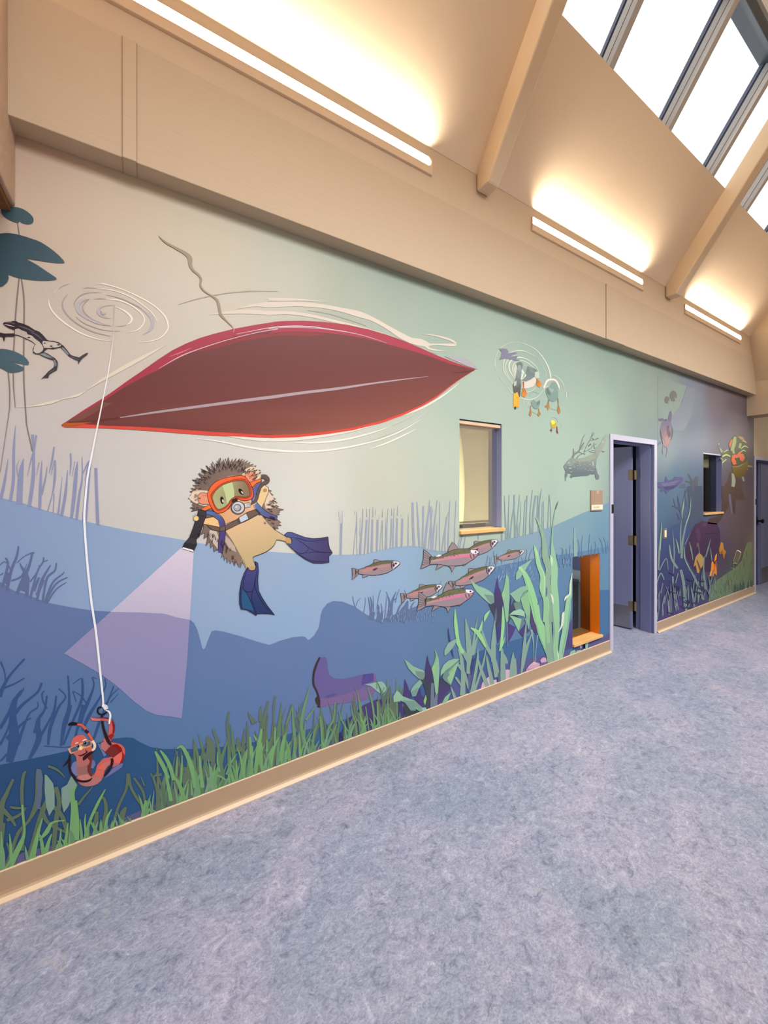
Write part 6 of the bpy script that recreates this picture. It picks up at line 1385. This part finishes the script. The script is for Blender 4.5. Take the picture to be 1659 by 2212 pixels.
for k in range(70):
    x = rr.uniform(850, 1490); top = 1560 - (x - 850) * .75 - max(0, x - 1300) * 1.6; y = 1690 - (x - 850) * .29
    y0 = rr.uniform(top, y); h = rr.uniform(60, 160)
    b.s(Y_, '%f,%f,10 %f,%f,14 %f,%f,3' % (x, y0, x + rr.uniform(-8, 8), y0 - h * .5, x + rr.uniform(-16, 16), y0 - h), rr.choice([(112, 138, 108), (126, 144, 108), (100, 128, 106), (140, 146, 104)]))
for k in range(26):
    x = rr.uniform(1200, 1490); y = 1690 - (x - 850) * .29
    b.s(Y_, '%f,%f,14 %f,%f,8 %f,%f,2' % (x, y, x + 2, y - 50, x + 3, y - rr.uniform(70, 130)), rr.choice([(84, 112, 110), (74, 98, 104)]))
tag(b.build('painted_grass'), 'olive green grass painted at the foot of the wall beside the far door', 'painted grass', kind='stuff')
def koi(s, c, label, extra=()):
    b = Art(7)
    for q in s: b.p(Y_, q, c)
    for q, cc in extra: b.p(Y_, q, cc)
    tag(b.build('painted_goldfish'), label, 'painted fish', 'orange goldfish in the far weed')
koi(['845,1345 868,1250 880,1130 900,1122 912,1160 942,1170 958,1290 952,1338 922,1300 905,1350', '918,1112 932,1040 962,998 952,1090 925,1128'], ((246, 158, 70), (240, 142, 52), (900, 1100), (880, 1340)), 'brightest orange goldfish painted nose down among the far weed', [('905,1150 938,1170 920,1300', (218, 108, 34)), ('858,1280 905,1275 900,1340 850,1345', (250, 172, 90)), ('930,1140 955,1100 965,1200 958,1280', (168, 98, 66))])
koi(['988,950 1010,870 1020,830 1040,850 1050,845 1062,940 1098,980 1080,1020 1060,1105 1042,1010 1000,1012'], ((204, 142, 66), (186, 122, 56), (1020, 870), (1050, 1050)), 'orange brown goldfish painted above and right of the brightest one', [('1000,990 1045,960 1040,1010', (150, 92, 50))])
koi(['608,1205 640,1060 690,995 725,1020 762,1080 752,1180 702,1260 690,1302 663,1292 640,1180'], ((176, 150, 96), (190, 150, 84), (700, 1030), (680, 1290)), 'dull golden goldfish painted left of the brightest one', [('660,1090 720,1230 700,1262 655,1120', (110, 70, 64)), ('655,850 680,840 690,900 650,910', (120, 90, 80))])
b = Art(7, step=0.00005)
b.p(Y_, '1248,975 1316,1000 1292,1100 1262,1172 1190,1162 1228,1040', ((122, 106, 84), (112, 118, 92), (1280, 1000), (1220, 1160))).ss(Y_, '1242,985,8 1222,1060,8 1200,1120,6|1318,1000,8 1300,1060,8 1280,1100,6|1195,1160,10 1230,1150,12 1262,1168,6', (178, 166, 142)).ss(Y_, '1250,972,14 1270,962,16 1300,978,18 1320,995,14', (236, 228, 216)).s(Y_, '1165,1215,4 1200,1232,10 1238,1250,4', (158, 176, 142))
tag(b.build('painted_jar'), 'tilted glass jar with white rim painted in the far grass', 'painted jar')
# ================================================================== light
def area(name, loc, to, sx, sy, energy, col):
    L = bpy.data.lights.new(name, 'AREA'); L.shape = 'RECTANGLE'; L.size = sx; L.size_y = sy
    L.energy = energy; L.color = col
    o = bpy.data.objects.new(name, L); C.objects.link(o)
    o.location = loc
    o.rotation_euler = (Vector(to) - Vector(loc)).to_track_quat('-Z', 'Y').to_euler()
    return o
# added key light for the mural wall, set under the solid opposite slope
a1 = area('wall_key', (4.0, -2.75, 4.2), (4.0, 0.0, 0.7), 10.0, 0.9, WALL_KEY, (0.97, 0.985, 1.0))
a1.data.spread = math.radians(97)
# added fill light at the near end, behind the viewpoint
a2 = area('near_fill', (-1.6, -2.0, 3.6), (1.2, -0.4, 0.0), 1.6, 1.6, FILL, (1.0, 0.93, 0.84))
a3 = area('far_sheen_fill', (10.5, -1.8, 2.62), (5.6, -0.1, 1.7), 0.9, 0.45, FAR, (1.0, 0.92, 0.80))  # added far light, aimed to put a sheen on the mural
# lights added to brighten the blind and the rooms behind the windows
a4 = area('blind_fill', (2.3, 0.85, 1.2), (2.15, 0.13, 1.55), 0.6, 0.6, 70.0, (1.0, 0.90, 0.70))
p = bpy.data.lights.new('back_room_fill', 'POINT'); p.energy = 5; p.shadow_soft_size = 0.2; p.color = (0.9, 0.95, 1.0)
po = bpy.data.objects.new('back_room_fill', p); C.objects.link(po); po.location = (3.5, 1.6, 1.9)

p2 = bpy.data.lights.new('far_room_fill', 'POINT'); p2.energy = 12; p2.shadow_soft_size = 0.2; p2.color = (1.0, 0.94, 0.84)  # added point light to brighten the far blind
po2 = bpy.data.objects.new('far_room_fill', p2); C.objects.link(po2); po2.location = (6.9, 0.9, 2.3)
w = bpy.data.worlds.new('overcast_sky'); bpy.context.scene.world = w; w.use_nodes = True
bg = w.node_tree.nodes['Background']; bg.inputs['Color'].default_value = (1.0, 1.0, 1.0, 1); bg.inputs['Strength'].default_value = 1.6

# ================================================================== camera
cam = bpy.data.cameras.new('camera'); co = bpy.data.objects.new('camera', cam); C.objects.link(co)
cam.sensor_fit = 'HORIZONTAL'; cam.sensor_width = 36.0
cam.lens = F_PX / 1659.0 * 36.0
cam.shift_y = -(2212 / 2 - HY) / 1659.0
cam.clip_start = 0.02
co.location = (0, CAM_Y, CAM_Z)
co.rotation_euler = Vector((CP, SP, 0)).to_track_quat('-Z', 'Y').to_euler()
sc = bpy.context.scene
sc.camera = co
sc.view_settings.view_transform = 'Standard'
sc.view_settings.look = 'None'
sc.view_settings.exposure = 0.0
try:
    sc.cycles.use_denoising = True
    sc.cycles.max_bounces = 8; sc.cycles.diffuse_bounces = 4; sc.cycles.transparent_max_bounces = 12
    sc.cycles.sample_clamp_indirect = 4.0
except Exception: pass
